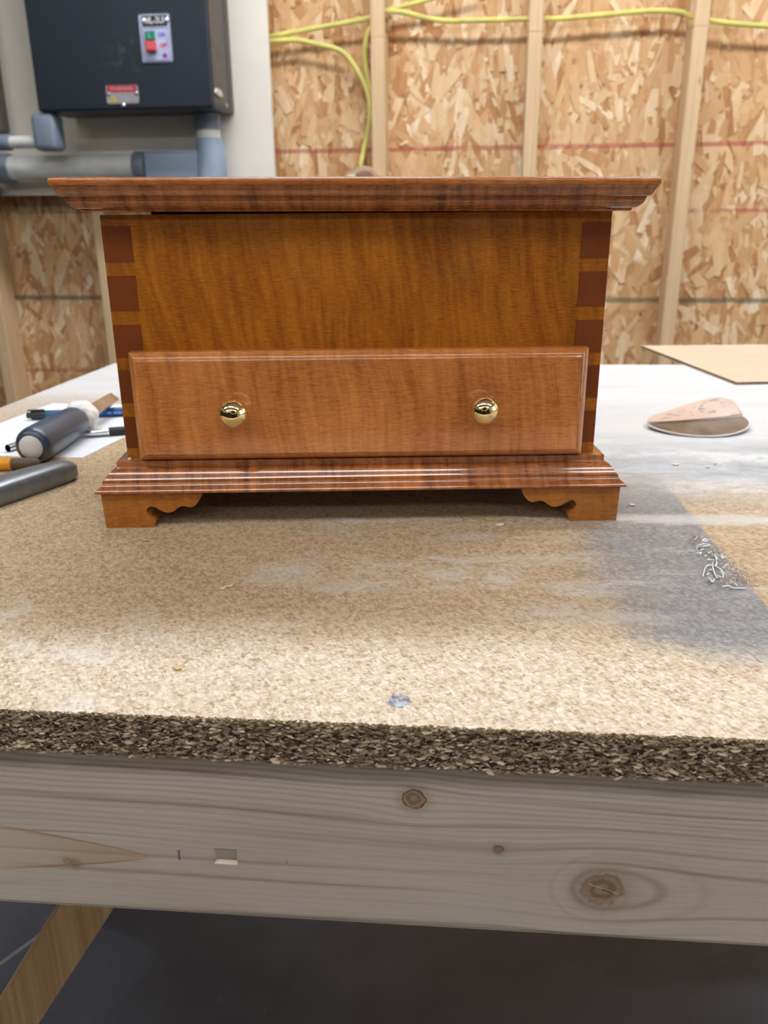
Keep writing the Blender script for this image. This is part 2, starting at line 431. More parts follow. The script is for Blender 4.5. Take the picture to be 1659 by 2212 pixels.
M_blue_ink = plain('print_blue', (.06, .08, .55), .5)
M_red_ink = plain('print_red', (.60, .06, .10), .5)
M_label = plain('label_grey', (.34, .33, .36), .45)
M_label_red = plain('label_red', (.50, .035, .06), .45)
M_label_txt = plain('label_pale_red', (.62, .26, .30), .5)
M_yellow_ink = plain('print_yellow', (.60, .53, .03), .5)
M_screw = plain('zinc_screw', (.72, .76, .86), .25, 1.)
M_latch = plain('latch_white', (.62, .62, .62), .4)
M_paper = plain('white_paper', (.80, .85, .93), .6, var=.01)
M_handle = plain('navy_rubber', (.011, .036, .080), .46, var=.15, spec=.9, coat=.3)
M_cap = plain('white_cap', (.70, .69, .68), .4, var=.02)
M_lump = plain('white_lump', (.85, .85, .86), .5, var=.02)
M_steel = plain('blade_steel', (.56, .50, .47), .30, 1., var=.1)
M_chrome = plain('chrome', (.80, .80, .82), .12, 1., var=.02)
M_pen = plain('pen_black', (.014, .017, .022), .32)
M_blue = plain('marker_blue', (.012, .095, .33), .28)
M_teal = plain('marker_teal', (.0, .12, .16), .3)
M_sky = plain('marker_pale_blue', (.22, .42, .82), .3)
M_yel = plain('yellow_handle', (.70, .30, .012), .35)
M_brown = plain('brown_tip', (.10, .055, .030), .5)
def m_knife():
    g = G('grey_metal_casting'); x, y, z = g.xyz(); f = g.noise(g.vec(x, y, z), 120., 3)
    return g.set(col=g.ramp(f, [(.3, (.19, .215, .245)), (.7, (.245, .27, .30))]), rough=.34, metal=.55, spec=.5)
M_knife = m_knife()
def m_pad(name, a, b, print_=True, rough=.4):
    g = G(name); x, y, z = g.xyz()
    f = g.noise(g.vec(x, y, z), 30., 3)
    c = g.ramp(f, [(.3, a), (.7, b)])
    if print_:
        m = g.noise(g.vec(x * 90, y * 170, 0.), 1., 2).step(.54, .60) * ((y - .018).abs()).step(.015, .008) * ((x + .002).abs()).step(.045, .035)
        c = g.mix(m * .8, c, (.20, .21, .27))
    return g.set(col=c, rough=rough)
M_pink = m_pad('disc_paper_back', (.60, .435, .36), (.68, .51, .43))
M_grit = m_pad('disc_glossy_face', (.085, .058, .042), (.19, .165, .155), False, .10)
M_rim = plain('disc_rim', (.66, .63, .62), .5)
def m_card():
    g = G('brown_cardboard'); x, y, z = g.xyz(); f = g.noise(g.vec(x * 3, y * 60, z), 1., 3); h = g.noise(g.vec(x, y, z), 9., 3)
    return g.set(col=g.ramp(f * .5 + h * .5, [(.3, (.56, .43, .31)), (.7, (.64, .51, .385))]), rough=.75)
M_card = m_card()
M_card_edge = plain('cardboard_edge', (.17, .14, .07), .9, var=.2, scale=300.)
M_spool = plain('tan_spool', (.55, .38, .26), .55)
M_spool_core = plain('brown_coil', (.24, .13, .09), .6, var=.2)
M_chip = plain('wood_chip', (.80, .72, .58), .7, var=.1, scale=200.)
M_mark = plain('pencil_mark', (.21, .18, .155), .7)
M_crumb = plain('dried_glue_crumb', (.78, .74, .68), .35)
def m_tape():
    g = G('wrinkled_clear_tape'); x, y, z = g.xyz()
    n = g.noise(g.vec(x * 200, y * 110, z), 1., 3, .6, 1.5)
    g.bump(n, 1., .006)
    g.set(col=(.66, .70, .74), rough=.05, spec=1., coat=1., coatr=.03)
    tr = g.n('ShaderNodeBsdfTransparent'); mx = g.n('ShaderNodeMixShader'); out = g.t.nodes['Material Output']
    g.put((z - .0006).step(.0, .0016) * .30 + .10, mx.inputs[0])
    gl = g.n('ShaderNodeBsdfGlossy'); gl.inputs['Roughness'].default_value = .08
    bn = [q for q in g.t.nodes if q.type == 'BUMP'][0]; g.t.links.new(bn.outputs[0], gl.inputs['Normal'])
    g.t.links.new(tr.outputs[0], mx.inputs[1]); g.t.links.new(gl.outputs[0], mx.inputs[2])
    g.t.links.new(mx.outputs[0], out.inputs['Surface'])
    return g.m
M_tape = m_tape()
M_housing = plain('lamp_housing', (.75, .75, .75), .4)
g = G('lamp_diffuser'); M_glow = g.set(col=(1., 1., 1.), emcol=(1., .995, .99), emis=LAMP)
g = G('lamp_diffuser_bright'); M_glow_back = g.set(col=(1., 1., 1.), emcol=(1., .995, .99), emis=LAMP_BACK)
g = G('window_glass'); M_glass = g.set(col=(1., 1., 1.), rough=0., trans=1., ior=1.01, spec=.3)
M_frame = plain('white_window_frame', (.72, .72, .70), .4)

# ---------------------------------------------------------------- setting (frame of the back wall: X along it, Y into it)
WALL_YAW = -.1275
WM = Matrix.Translation((0, 2.589, 0)) @ Matrix.Rotation(WALL_YAW, 4, 'Z')
XL, XR, YB = -3.1, 2.9, -5.4
def place_wall_frame(o): o.matrix_world = WM; return o

floor = place_wall_frame(MB().box(XL, XR, YB, .06, FLOOR_Z - .06, FLOOR_Z).build('floor', M_floor, kind='structure'))
ceiling = place_wall_frame(MB().box(XL, XR, YB, .06, CEIL_Z, CEIL_Z + .06).build('ceiling', M_ceil, kind='structure'))
wall_back = place_wall_frame(MB().box(XL, XR, .012, .06, FLOOR_Z, CEIL_Z).build('wall_back', M_osb, kind='structure'))
place_wall_frame(MB().box(XL - .08, XL, YB, .06, FLOOR_Z, CEIL_Z).build('wall_left', M_wall, kind='structure'))
place_wall_frame(MB().box(XL, XR, YB - .08, YB, FLOOR_Z, CEIL_Z).build('wall_front', M_wall, kind='structure'))
# right wall with a window opening
wy0, wy1, wz0, wz1 = -3.3, -1.75, .15, 1.25
wr = MB().box(XR, XR + .1, YB, wy0, FLOOR_Z, CEIL_Z).box(XR, XR + .1, wy1, .06, FLOOR_Z, CEIL_Z).box(XR, XR + .1, wy0, wy1, FLOOR_Z, wz0).box(XR, XR + .1, wy0, wy1, wz1, CEIL_Z)
place_wall_frame(wr.build('wall_right', M_wall, kind='structure'))
win = bpy.data.objects.new('window_1', None); COL.objects.link(win); win.matrix_world = WM; win['kind'] = 'structure'
fb = MB()
for a, b, c, d in ((wy0, wy1, wz0, wz0 + .05), (wy0, wy1, wz1 - .05, wz1), (wy0, wy0 + .05, wz0 + .05, wz1 - .05), (wy1 - .05, wy1, wz0 + .05, wz1 - .05)):
    fb.box(XR + .02, XR + .08, a, b, c, d)
fb.build('window_frame', M_frame, win)
for k in (1, 2): MB().box(XR + .035, XR + .065, wy0 + (wy1 - wy0) * k / 3 - .02, wy0 + (wy1 - wy0) * k / 3 + .02, wz0 + .05, wz1 - .05).build('glazing_bar', M_frame, win)
for k in range(3):
    a = wy0 + (wy1 - wy0) * k / 3; b = wy0 + (wy1 - wy0) * (k + 1) / 3
    MB().box(XR + .048, XR + .052, a + .021 if k else a + .05, b - .021 if k < 2 else b - .05, wz0 + .05, wz1 - .05).build('pane', M_glass, win)

M_mirror_dark = m_paint('dark_reflection_panel', (.035, .036, .038), .6)  # unseen dark panels added for the dark band mirrored in the knobs
place_wall_frame(MB().box(XL + .032, XR - .032, YB + .001, YB + .03, FLOOR_Z, .95).build('knob_reflection_panel_1', M_mirror_dark, kind='structure'))
place_wall_frame(MB().box(XL + .001, XL + .03, YB, -1.2, FLOOR_Z, .95).build('knob_reflection_panel_2', M_mirror_dark, kind='structure'))

# OSB sheets on the outside of the studs
for (a, b, c, d) in ((XL, -.838, FLOOR_Z, -.0337), (-.836, .418, FLOOR_Z, -.0337), (.420, XR, FLOOR_Z, -.0337), (XL, -.838, -.0333, CEIL_Z), (-.836, .418, -.0333, CEIL_Z), (.420, XR, -.0333, CEIL_Z)):
    MB().box(a, b, .0, .0115, c, d).build('osb_sheet', M_osb, wall_back)
# wood strands pressed into the sheets
verts, faces = [], []
def strand(cx, cz, L, w, ang, y):
    ca, sa = math.sin(ang), math.cos(ang)
    n0 = len(verts); tilt = R_.uniform(-.004, .004); pts = []
    k0, k1 = R_.uniform(.25, 1.), R_.uniform(.25, 1.); j = lambda: R_.uniform(-.12, .12)
    for (u, v) in ((-.5 + j() * .3, -.5 * k0), (-.25, -.5 + j()), (.22, -.5 + j()), (.5 + j() * .3, -.5 * k1), (.5 + j() * .3, .5 * k1 + j()), (.2, .5 + j()), (-.25, .5 + j()), (-.5, .5 * k0 + j())):
        x = cx + ca * u * L + sa * v * w; z = cz + sa * u * L - ca * v * w
        pts.append((x, y + tilt * u * 1.2, z))
    for p in pts: verts.append(p)
    faces.append(tuple(range(n0, n0 + 8)))
n_str = 0
while n_str < 9500:
    cx, cz = R_.uniform(-1.45, 1.55), R_.uniform(-.62, 1.05)
    L = R_.choice((.05, .07, .10, .13, .17)) * R_.uniform(.7, 1.2); w = L * R_.uniform(.07, .20) + .004
    ang = R_.gauss(PI / 2 * 0, .42)
    if abs(cz + .0335) < L * .5 * abs(math.cos(ang)) + w * .4: continue
    strand(cx, cz, L, min(w, .030), ang, -.0006 - R_.random() * .0022)
    n_str += 1
raw('wood_strands', verts, faces, M_strand, wall_back, kind='stuff')

def stud(x, knots=True):
    b = MB(); x1 = x + .038; e = .0015
    b.box(x, x1, -.089, -.0032, FLOOR_Z, .655, .003, 1); b.box(x, x1, -.089, -.0032, .758, CEIL_Z, .003, 1)
    b.box(x, x1, -.089, -.072, .652, .761, .0025, 1); b.box(x, x1, -.022, -.0032, .652, .761)
    return b.build('stud', M_stud, wall_back)
for x in (-2.42, -2.0, -1.625, -1.225, -.857, -.4215, -.015, .4007, .815, 1.222, 1.63, 2.04, 2.45): stud(x)
# noggings far from view keep the frame together
MB().box(XL, XR, -.089, -.0032, FLOOR_Z, FLOOR_Z + .038).build('bottom_plate', M_rail, wall_back)

# ---------------------------------------------------------------- ceiling lamps
def lamp(x, y, label, glow, L=1.25, w=.17, rot=0.):
    t = thing('ceiling_lamp', label, 'lamp', group='ceiling strip lamps'); t.matrix_world = WM @ Matrix.Translation((x, y, CEIL_Z)) @ Matrix.Rotation(rot, 4, 'Z')
    MB().box(-L / 2 - .02, L / 2 + .02, -w / 2 - .01, w / 2 + .01, -.05, 0, .006).build('housing', M_housing, t)
    MB().box(-L / 2, L / 2, -w / 2, w / 2, -.075, -.051, .01).build('diffuser', glow, t)
    return t
for y, row in ((-1.0, 'nearest the stud wall'), (-2.95, 'in the middle row'), (-4.7, 'in the row farthest from the stud wall')):
    for x, side in ((-1.55, 'left'), (.05, 'centre'), (1.65, 'right')):
        if (x, y) == (-1.55, -1.0): continue
        lamp(x, y, 'white ceiling strip lamp %s, %s one' % (row, side), M_glow_back if y > -1.5 else M_glow)

# ---------------------------------------------------------------- mounting board, starter box, conduits, cables on the back wall
board = place_wall_frame(MB().box(-1.50, -.2897, -.108, -.0895, .2695, 1.25, .0015, 1).build('mounting_board', M_board))
tag(board, 'cream painted plywood board on the studs, behind the black box', 'board')

bx = thing('starter_box', 'black metal switch box with green and red buttons on cream board', 'switch box'); bx.matrix_world = WM
x0, x1, zb, zt = -.868, -.392, .4690, 1.06
MB().box(x0 + .002, x1 - .002, -.141, -.1085, zb + .004, zt - .004, .004).build('back_pan', M_black_lit, bx)
MB().box(x0, x1, -.300, -.140, zb, zt, .006, 3).build('cover', M_black, bx)
MB().box(x1 - .0005, x1 + .0012, -.290, -.178, zb + .012, zt - .012).build('side_panel', M_black_lit, bx)  # thin skin carrying the painted reflected light on the right side
pl = MB(); 
pl.box(-.5690, -.4885, -.3022, -.2995, .5755, .6845, .004, 2); plate = pl.build('name_plate', M_plate, bx)
MB().box(-.5590, -.4975, -.3030, -.3020, .5800, .6525, .002, 1).build('plate_face', M_plate_in, plate)
MB().box(-.5590, -.4965, -.3030, -.3020, .6560, .6790).build('header_band', M_ink, plate)
printed('ML-3UI', M_white, plate, -.5275, -.3034, .6680, .021, .050, name='header_text')
printed('ON', M_blue_ink, plate, -.5118, -.3034, .6360, .014, .017)
printed('OFF', M_red_ink, plate, -.5098, -.3034, .6125, .013, .019)
MB().lathe([(0, .0058), (.0006, .0058)], (-.5085, -.3030, .590), (0, -1, 0), 20).build('emblem', M_blue_ink, plate)
MB().box(-.5085, -.5020, -.3040, -.3030, .5855, .5935).build('emblem_patch', M_red_ink, plate)
for xx in (-.5562, -.4960): MB().lathe([(0, .0052), (.002, .0052), (.0032, .003)], (xx, -.3030, .6684), (0, -1, 0), 16).build('rivet', M_screw, plate)
gb = MB().box(-.5530, -.5295, -.3110, -.3020, .6240, .6450, .002).build('green_button', M_green, bx)
MB().box(-.5438, -.5412, -.3114, -.3108, .6275, .6415).build('button_mark', plain('mark_pale_green', (.20, .50, .42), .4), gb)
rb = MB().box(-.5525, -.5275, -.3200, -.3020, .5985, .6215, .003).build('red_button', M_red, bx)
MB().lathe([(0, .0055), (.0004, .0055), (.0004, .0042), (0, .0042)], (-.540, -.3199, .6105), (0, -1, 0), 20, cap=False).build('button_mark', plain('mark_pale_red', (.8, .25, .27), .4), rb)
wlab = MB().box(-.6745, -.5880, -.3018, -.2995, .4835, .5275, .003, 1).build('warning_label', M_label, bx)
MB().box(-.6715, -.5920, -.3024, -.3016, .5105, .5250).build('red_band', M_label_red, wlab)
printed('WARNING', M_label_txt, wlab, -.632, -.3027, .5177, .012, .062)
MB().prism([(-.6682, .4875), (-.6495, .4875), (-.6588, .5025)], 'y', -.3026, -.3016).build('warning_triangle', M_yellow_ink, wlab)
printed('!', M_ink, wlab, -.6588, -.3030, .4930, .010)
for xx in (-.6676, -.5936): MB().lathe([(0, .0045), (.002, .0045), (.003, .0025)], (xx, -.3020, .5072), (0, -1, 0), 16).build('rivet', M_screw, wlab)
MB().lathe([(0, .0056), (.003, .0056), (.0048, .003)], (-.6319, -.2998, .4800), (0, -1, 0), 18).build('screw', M_screw, bx)
MB().prism([(-.290, .505), (-.280, .5165), (-.250, .5165), (-.232, .5085), (-.240, .500), (-.272, .500)], 'x', x1 + .0012, x1 + .006).build('latch', M_latch, bx)
MB().lathe([(0, .0055), (.003, .0055), (.0045, .003)], (x1 + .001, -.1975, .4850), (1, 0, 0), 16).build('screw', M_screw, bx)

YC = -.170
c1 = thing('conduit_run', 'grey conduit elbow and pale pipe below right end of the black box', 'conduit'); c1.matrix_world = WM
MB().lathe([(0, .036), (.018, .036), (.020, .0345), (.040, .0335)], (-.4535, YC, .4685), (0, 0, -1), 32).build('hub', M_pvc_dark, c1, 40)
MB().lathe([(0, .0325), (.020, .0325)], (-.4535, YC, .4285), (0, 0, -1), 32).build('nipple', M_pvc_pale, c1, 40)
el = MB().lathe([(0, .034), (.012, .036), (.035, .0385), (.050, .0430), (.175, .0440), (.185, .040)], (-.4530, YC, .4090), (0, 0, -1), 32)
el.build('elbow_riser', M_pvc, c1, 50)
MB().box(-.636, -.470, YC - .034, YC + .034, .292, .3775, .012, 3).build('elbow_body', M_pvc, c1, 40)
MB().lathe([(0, .0365), (.004, .0385), (.030, .0385), (.034, .036)], (-.6355, YC, .3405), (-1, 0, 0), 32).build('coupling', M_pvc_dark, c1, 40)
MB().lathe([(0, .0325), (.385, .0325)], (-.669, YC, .3405), (-1, 0, 0), 32).build('pipe', M_pvc_pale, c1, 40)
MB().lathe([(0, .0365), (.004, .0390), (.070, .0390), (.074, .036)], (-1.038, YC, .3405), (-1, 0, 0), 32).build('coupling', M_pvc_dark, c1, 40)

c2 = thing('conduit_run', 'dark grey conduit elbow below left end of the black box', 'conduit'); c2.matrix_world = WM
MB().box(-.8985, -.8330, -.296, -.232, .3765, .4685, .014, 3).build('elbow_body', M_pvc_dark, c2, 40)
MB().lathe([(0, .0160), (.085, .0160)], (-.8975, -.262, .4005), (-1, 0, 0), 24).build('pipe', M_pvc_pale, c2, 40)
MB().lathe([(0, .0185), (.003, .0203), (.040, .0203), (.043, .0185)], (-.9760, -.262, .4005), (-1, 0, 0), 24).build('coupling', M_pvc_dark, c2, 40)
MB().lathe([(0, .0160), (.120, .0160)], (-1.012, -.262, .4005), (-1, 0, 0), 24).build('pipe', M_pvc_pale, c2, 40)
c3 = thing('conduit_run', 'dark vertical conduit at the left edge beside the black box', 'conduit'); c3.matrix_world = WM
MB().lathe([(0, .028), (.75, .028)], (-1.078, -.140, .4400), (0, 0, 1), 24).build('pipe', plain('dark_conduit', (.13, .11, .10), .5), c3, 40)
c4 = thing('conduit_run', 'grey angled conduit end at left frame edge, lower corner of board', 'conduit'); c4.matrix_world = WM
MB().lathe([(0, .026), (.006, .028), (.10, .028)], (-1.118, -.1430, .268), (-.75, 0, .66), 24).build('pipe', plain('dull_conduit', (.20, .20, .22), .5), c4, 40)

def cable(pts, label, y=-.045):
    o = MB().tube([(p[0], p[2] if len(p) > 2 else y, p[1]) for p in pts], .0068, .0040, 10).build('yellow_cable', M_cable, None, 180)
    place_wall_frame(o); return tag(o, label, 'cable', 'yellow cables stapled along the stud wall')
cable([(-.345, .664), (-.3008, .671), (-.17, .688), (-.08, .699), (-.0268, .7065), (.004, .715), (.0274, .7238), (.0834, .735), (.1414, .7470), (.26, .775)], 'yellow cable rising through the stud left of centre')
cable([(-.005, .7185, -.060), (.0274, .7185, -.060), (.075, .714, -.058), (.14, .700), (.20, .6935), (.30, .6925), (.3988, .6915), (.4195, .690), (.50, .6905), (.60, .695), (.72, .700), (.790, .694), (.8125, .684), (.835, .678), (.8595, .6735), (.93, .664), (1.0092, .6570), (1.15, .652)], 'long yellow cable crossing the three right studs')
cable([(-.345, .6560, -.056), (-.30, .6585, -.056), (-.2259, .6605), (-.17, .649), (-.125, .6395), (-.098, .627), (-.073, .603), (-.048, .565), (-.0290, .520), (-.0245, .480, -.05), (-.0290, .440), (-.043, .385), (-.0520, .336, -.06)], 'yellow cable curving down along left side of the stud')
cable([(-.0235, .690, -.034), (-.033, .668, -.034), (-.0390, .630, -.034), (-.0365, .590, -.034), (-.029, .552, -.034), (-.0225, .525, -.034), (-.0225, .49, -.034)], 'short yellow cable hanging close against the stud side')

sp = thing('cable_spool', 'round tan spool on the wall seen above the chest lid', 'spool'); sp.matrix_world = WM
MB().lathe([(0, .046), (.003, .0478), (.009, .0478), (.012, .046), (.012, .036), (.009, .034)], (-.0350, -.0935, .2885), (0, -1, 0), 40).build('flange', M_spool, sp, 40)
MB().lathe([(0, .0350), (.006, .0350), (.008, .030), (.008, .012)], (-.0350, -.1030, .2885), (0, -1, 0), 40).build('wound_coil', M_spool_core, sp, 40)
MB().lathe([(0, .0050), (.085, .0050)], (-.0350, -.0040, .2885), (0, -1, 0), 12).build('hanger_pin', M_steel, sp, 40)
MB().box(-.080, -.058, -.118, -.103, .298, .314, .003).build('paper_tab', M_latch, sp)

# ---------------------------------------------------------------- workbench
BY = -.0826679
BO = Vector((-.0007, .3070, 0))
bench = thing('workbench', 'particle board workbench with a pale pine beam along its front', 'workbench', BO, BY)
cb, sb = math.cos(BY), math.sin(BY)
def to_b(x, y): dx, dy = x - BO.x, y - BO.y; return (dx * cb + dy * sb, -dx * sb + dy * cb)
def Lx(y): return -.449 + .1345 * (y - .955)
fl = (-.5306, .3510); fr = (.72, .307 - .0829 * .7207); blc = (Lx(1.261), 1.261); brc = (.84, 1.2147 - .0636 * (.84 - .3214))
pf, pr, pbr, pbl = [to_b(*p) for p in (fl, fr, brc, blc)]
TH = .0203
top = MB(); bm = top.bm
ins = .0012
A = [bm.verts.new((*p, 0)) for p in ((pf[0], ins), (pr[0], ins), pbr, pbl)]
Bv = [bm.verts.new((*p, -TH)) for p in ((pf[0], ins), (pr[0], ins), pbr, pbl)]
bm.faces.new(A); bm.faces.new(Bv[::-1])
for i in range(4): bm.faces.new((A[i], Bv[i], Bv[(i + 1) % 4], A[(i + 1) % 4]))
bench_top = top.build('bench_top', M_top, bench)
# torn chips on the sawn front edge
verts, faces = [], []
def flake(cx, cz, y, L, w, ang, yawt, pit):
    n0 = len(verts); ca, sa = math.cos(ang), math.sin(ang)
    for (u, v, b) in ((-.5, R_.uniform(-.2, .2), 0), (-.2, -.5, 1), (.25, -.5 * R_.uniform(.6, 1), 1), (.5, R_.uniform(-.2, .2), 0), (.2, .5, 1), (-.25, .5 * R_.uniform(.6, 1), 1)):
        a, c = u * L, v * w
        verts.append((cx + a * ca - c * sa, y - a * yawt - c * pit - b * w * .10, cz + a * sa + c * ca))
    faces.append((n0, n0 + 1, n0 + 5)); faces.append((n0 + 1, n0 + 2, n0 + 4, n0 + 5)); faces.append((n0 + 2, n0 + 3, n0 + 4))
N = 27000
for i in range(N):
    cx = R_.uniform(-.27, .27) if i < N * .62 else R_.uniform(pf[0] + .003, pr[0] - .003)
    t = R_.random(); cz = -TH * t
    L = R_.choice((.0010, .0015, .0022, .0032, .0045)) * R_.uniform(.7, 1.25); w = L * R_.uniform(.09, .25) + .00020
    dep = R_.random() ** 1.3
    flake(cx, max(-TH + .0001, min(-.0001, cz)), .0012 - dep * .0024, L, w, R_.gauss(0, .20), R_.gauss(0, .30), R_.gauss(-.05, .50))
# ragged upper arris
for i in range(6500):
    cx = R_.uniform(-.26, .26) if i < 3600 else R_.uniform(pf[0] + .003, pr[0] - .003); L = R_.uniform(.0008, .0026)
    flake(cx, R_.gauss(.00002, .00025), R_.uniform(-.0006, .0022), L, L * .35, R_.gauss(0, .3), R_.gauss(0, .3), R_.gauss(.4, .8))
chips = raw('edge_chips', verts, faces, M_flake, bench_top, kind='stuff')
MB().box(pf[0] + .001, pr[0] - .001, .0006, .0016, -TH + .0003, -.0006).build('sawn_edge', M_core, bench_top)

# front beam with a shallow square notch, eased edges
nx0, nx1, nz0, nz1 = -.0831, -.0716, -.0834, -.0742
bz0, bz1, by0, by1, bx0, bx1 = -.1170, -.0206, .0040, .0420, -.520, .700
bm = bmesh.new()
ex = [(.0, -.0035), (.0005, -.0020), (.0020, -.0005), (.0038, .0)]          # eased arris (depth, drop)
zs = [(bz0 - dz, dy) for dz, dy in [(q[1], q[0]) for q in ex]]
prof = [(by0 + d, bz0 - h) for d, h in reversed(ex)]                              # lower arris from underside to face
prof = [(by0 + .0038, bz0), (by0 + .0016, bz0 + .0006), (by0 + .0005, bz0 + .0018), (by0, bz0 + .0038), (by0, nz0), (by0, nz1), (by0, bz1 - .0038), (by0 + .0005, bz1 - .0018), (by0 + .0016, bz1 - .0006), (by0 + .0038, bz1), (by1, bz1), (by1, bz0)]
xs = [bx0, nx0, nx1, bx1]
rows = [[bm.verts.new((x, p[0], p[1])) for p in prof] for x in xs]
for i in range(3):
    for j in range(len(prof)):
        k = (j + 1) % len(prof)
        if i == 1 and j == 4: continue
        bm.faces.new((rows[i][j], rows[i][k], rows[i + 1][k], rows[i + 1][j]))
bm.faces.new(rows[0]); bm.faces.new(rows[-1][::-1])
o_ = [rows[1][4], rows[1][5], rows[2][5], rows[2][4]]
i_ = [bm.verts.new(p) for p in ((nx0 + .0012, by0 + .0016, nz0 + .0012), (nx0 + .0007, by0 + .0002, nz1 - .0001), (nx1 - .0001, by0 + .0002, nz1 - .0001), (nx1 - .0003, by0 + .0016, nz0 + .0012))]
for a in range(4): bm.faces.new((o_[a], o_[(a + 1) % 4], i_[(a + 1) % 4], i_[a]))
bm.faces.new(i_)
mb = MB(); mb.bm.free(); mb.bm = bm
beam = mb.build('front_beam', M_beam, bench)
for (mx, mz, hw, hh) in ((-.1000, -.0793, .0006, .0030), (-.0475, -.0801, .00018, .0012)):
    MB().box(mx - hw, mx + hw, by0 - .0001, by0 + .0003, mz - hh, mz + hh).build('pencil_mark', M_mark, beam)
# back and side rails
bk = MB(); bk.box(-.48, .80, .84, .878, -.117, -.0206, .003, 1).build('rear_beam', M_rail, bench)
MB().box(-.475, -.437, .043, .838, -.117, -.0206, .003, 1).build('side_rail', M_stud, bench)
MB().box(.660, .698, .043, .838, -.117, -.0206, .003, 1).build('side_rail', M_stud, bench)
# splayed legs
def leg(p_top, p_bot, yw):
    a, b = Vector(p_top), Vector(p_bot); d = (b - a).normalized(); Y = Vector((0, 1, 0)); sx = Y.cross(d).normalized()
    m = MB(); hw, hd = .0158, yw / 2
    rings = []
    for p in (a, b):
        rings.append([p + sx * (hw * u) + Y * (hd * v) + d * ((p.z - (p + sx * hw * u).z) / d.z if True else 0) for u, v in ((-1, -1), (1, -1), (1, 1), (-1, 1))])
    m.loft(rings)
    return m.build('leg', M_leg, bench)
def lpt(z, base=(-.211, -.244), slope=.62): return base[0] - (base[1] - z) * slope
leg((lpt(-.118) - .011, .155, -.118), (lpt(FLOOR_Z) - .011, .155, FLOOR_Z), .089)
leg((lpt(-.118) - .011, .760, -.118), (lpt(FLOOR_Z) - .011, .760, FLOOR_Z), .089)
leg((.34, .155, -.118), (.80, .155, FLOOR_Z), .089)
leg((.34, .760, -.118), (.80, .760, FLOOR_Z), .089)
MB().box(-.435, .658, .1105, .1995, -.1175, -.0206).build('cross_bearer', M_rail, bench)
MB().box(-.435, .658, .7155, .8045, -.1175, -.0206).build('cross_bearer', M_rail, bench)
for (xa, ya, xb, yb_) in ((.2398, .5048, .2628, .5065), (.2560, .5050, .2690, .4965)):
    p, q = to_b(xa, ya), to_b(xb, yb_); dx, dy = q[0] - p[0], q[1] - p[1]; l = math.hypot(dx, dy); n = (-dy / l * .0004, dx / l * .0004)
    MB().prism([(p[0] + n[0], p[1] + n[1]), (p[0] - n[0], p[1] - n[1]), (q[0] - n[0], q[1] - n[1]), (q[0] + n[0], q[1] + n[1])], 'z', .00002, .00012).build('pencil_mark', M_mark, bench_top)

# ---------------------------------------------------------------- the chest
chest = thing('keepsake_chest', 'glossy amber curly maple chest with one drawer and two brass knobs', 'chest', (-.0157, .5749, 0), .02088)
HW, DEP, T = .1675, .200, .018
Z0, Z1 = .0470, .2112
light = [(.2045, Z1), (.1730, .1815), (.1410, .1500), (.1100, .1187), (.0775, .0870), (Z0, .0545)]
darkz = [(.1815, .2045), (.1500, .1730), (.1187, .1410), (.0870, .1100), (.0545, .0775)]
fp = MB().box(-HW + .019, HW - .019, 0, .018, Z0, Z1)
for a, b in light:
    fp.box(-HW, -HW + .019, 0, .018, a, b); fp.box(HW - .019, HW, 0, .018, a, b)
fp.build('front_panel', M_front, chest)
bp = MB().box(-HW + .0205, HW - .0205, DEP - .018, DEP, Z0, Z1 + .0022)  # top raised to shut off light through the lid gap
bp.build('back_panel', M_front, chest)
for s in (-1, 1):
    xa, xb = (-HW, -HW + .018) if s < 0 else (HW - .018, HW)
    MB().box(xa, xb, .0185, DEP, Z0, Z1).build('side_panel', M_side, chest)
    for a, b in darkz:
        f = .0012 if s > 0 else .0004
        m = MB().prism([(s * HW, a), (s * (HW - .0190 - f), a), (s * (HW - .0188), a + .004), (s * (HW - .0188), b), (s * HW, b)], 'y', -.00015, .0186)
        m.build('dovetail_end', M_end, chest)
MB().box(-HW + .018, HW - .018, .018, DEP - .018, Z0, Z0 + .008).build('chest_bottom', M_dark, chest)

# lid: slab with a moulding under its front and sides
lid = MB()
LP = [(.0206, .2329), (.0213, .2328), (.0219, .2325), (.0224, .2320), (.0227, .2314), (.0228, .2306), (.0228, .2288), (.0224, .2281)]
def ring(s, z, back): return [(-HW - s, -s, z), (HW + s, -s, z), (HW + s, DEP + back, z), (-HW - s, DEP + back, z)]
lid.loft([ring(s, z, .003) for s, z in reversed(LP)])
lid_o = lid.build('lid', M_lid, chest, 50)
MPR = [(.0222, .2280), (.0218, .2270), (.0208, .2260), (.0200, .2246), (.0195, .2232), (.0187, .2221), (.0178, .2216), (.0167, .2215), (.0164, .2206), (.0160, .2192), (.0153, .2177), (.0141, .2163), (.0127, .2153), (.0112, .2146), (.0099, .2143), (.0097, .2134), (.0089, .2127)]
def sweep_u(prof, inner_s, ymax, mat_f, mat_s, parent, name):
    """mitred moulding round front and both sides"""
    pr = prof + [(inner_s, prof[-1][1]), (inner_s, prof[0][1])]
    n = len(pr)
    m = MB()
    m.loft([[(-HW - s, -s, z) for s, z in pr], [(HW + s, -s, z) for s, z in pr]])
    m.build(name, mat_f, parent, 22)
    for sd in (-1, 1):
        m = MB(); m.loft([[(sd * (HW + s), -s, z) for s, z in pr], [(sd * (HW + s), ymax, z) for s, z in pr]])
        m.build(name, mat_s, parent, 22)
MB().box(-HW + .0215, HW - .0215, .050, DEP - .0215, Z1 - .0040, .2290).build('lid_gap_block', M_dark, lid_o)  # unseen block added to stop light showing through the lid gap
sweep_u(MPR, -.010, DEP + .002, M_mould, M_mould_side, lid_o, 'lid_moulding')
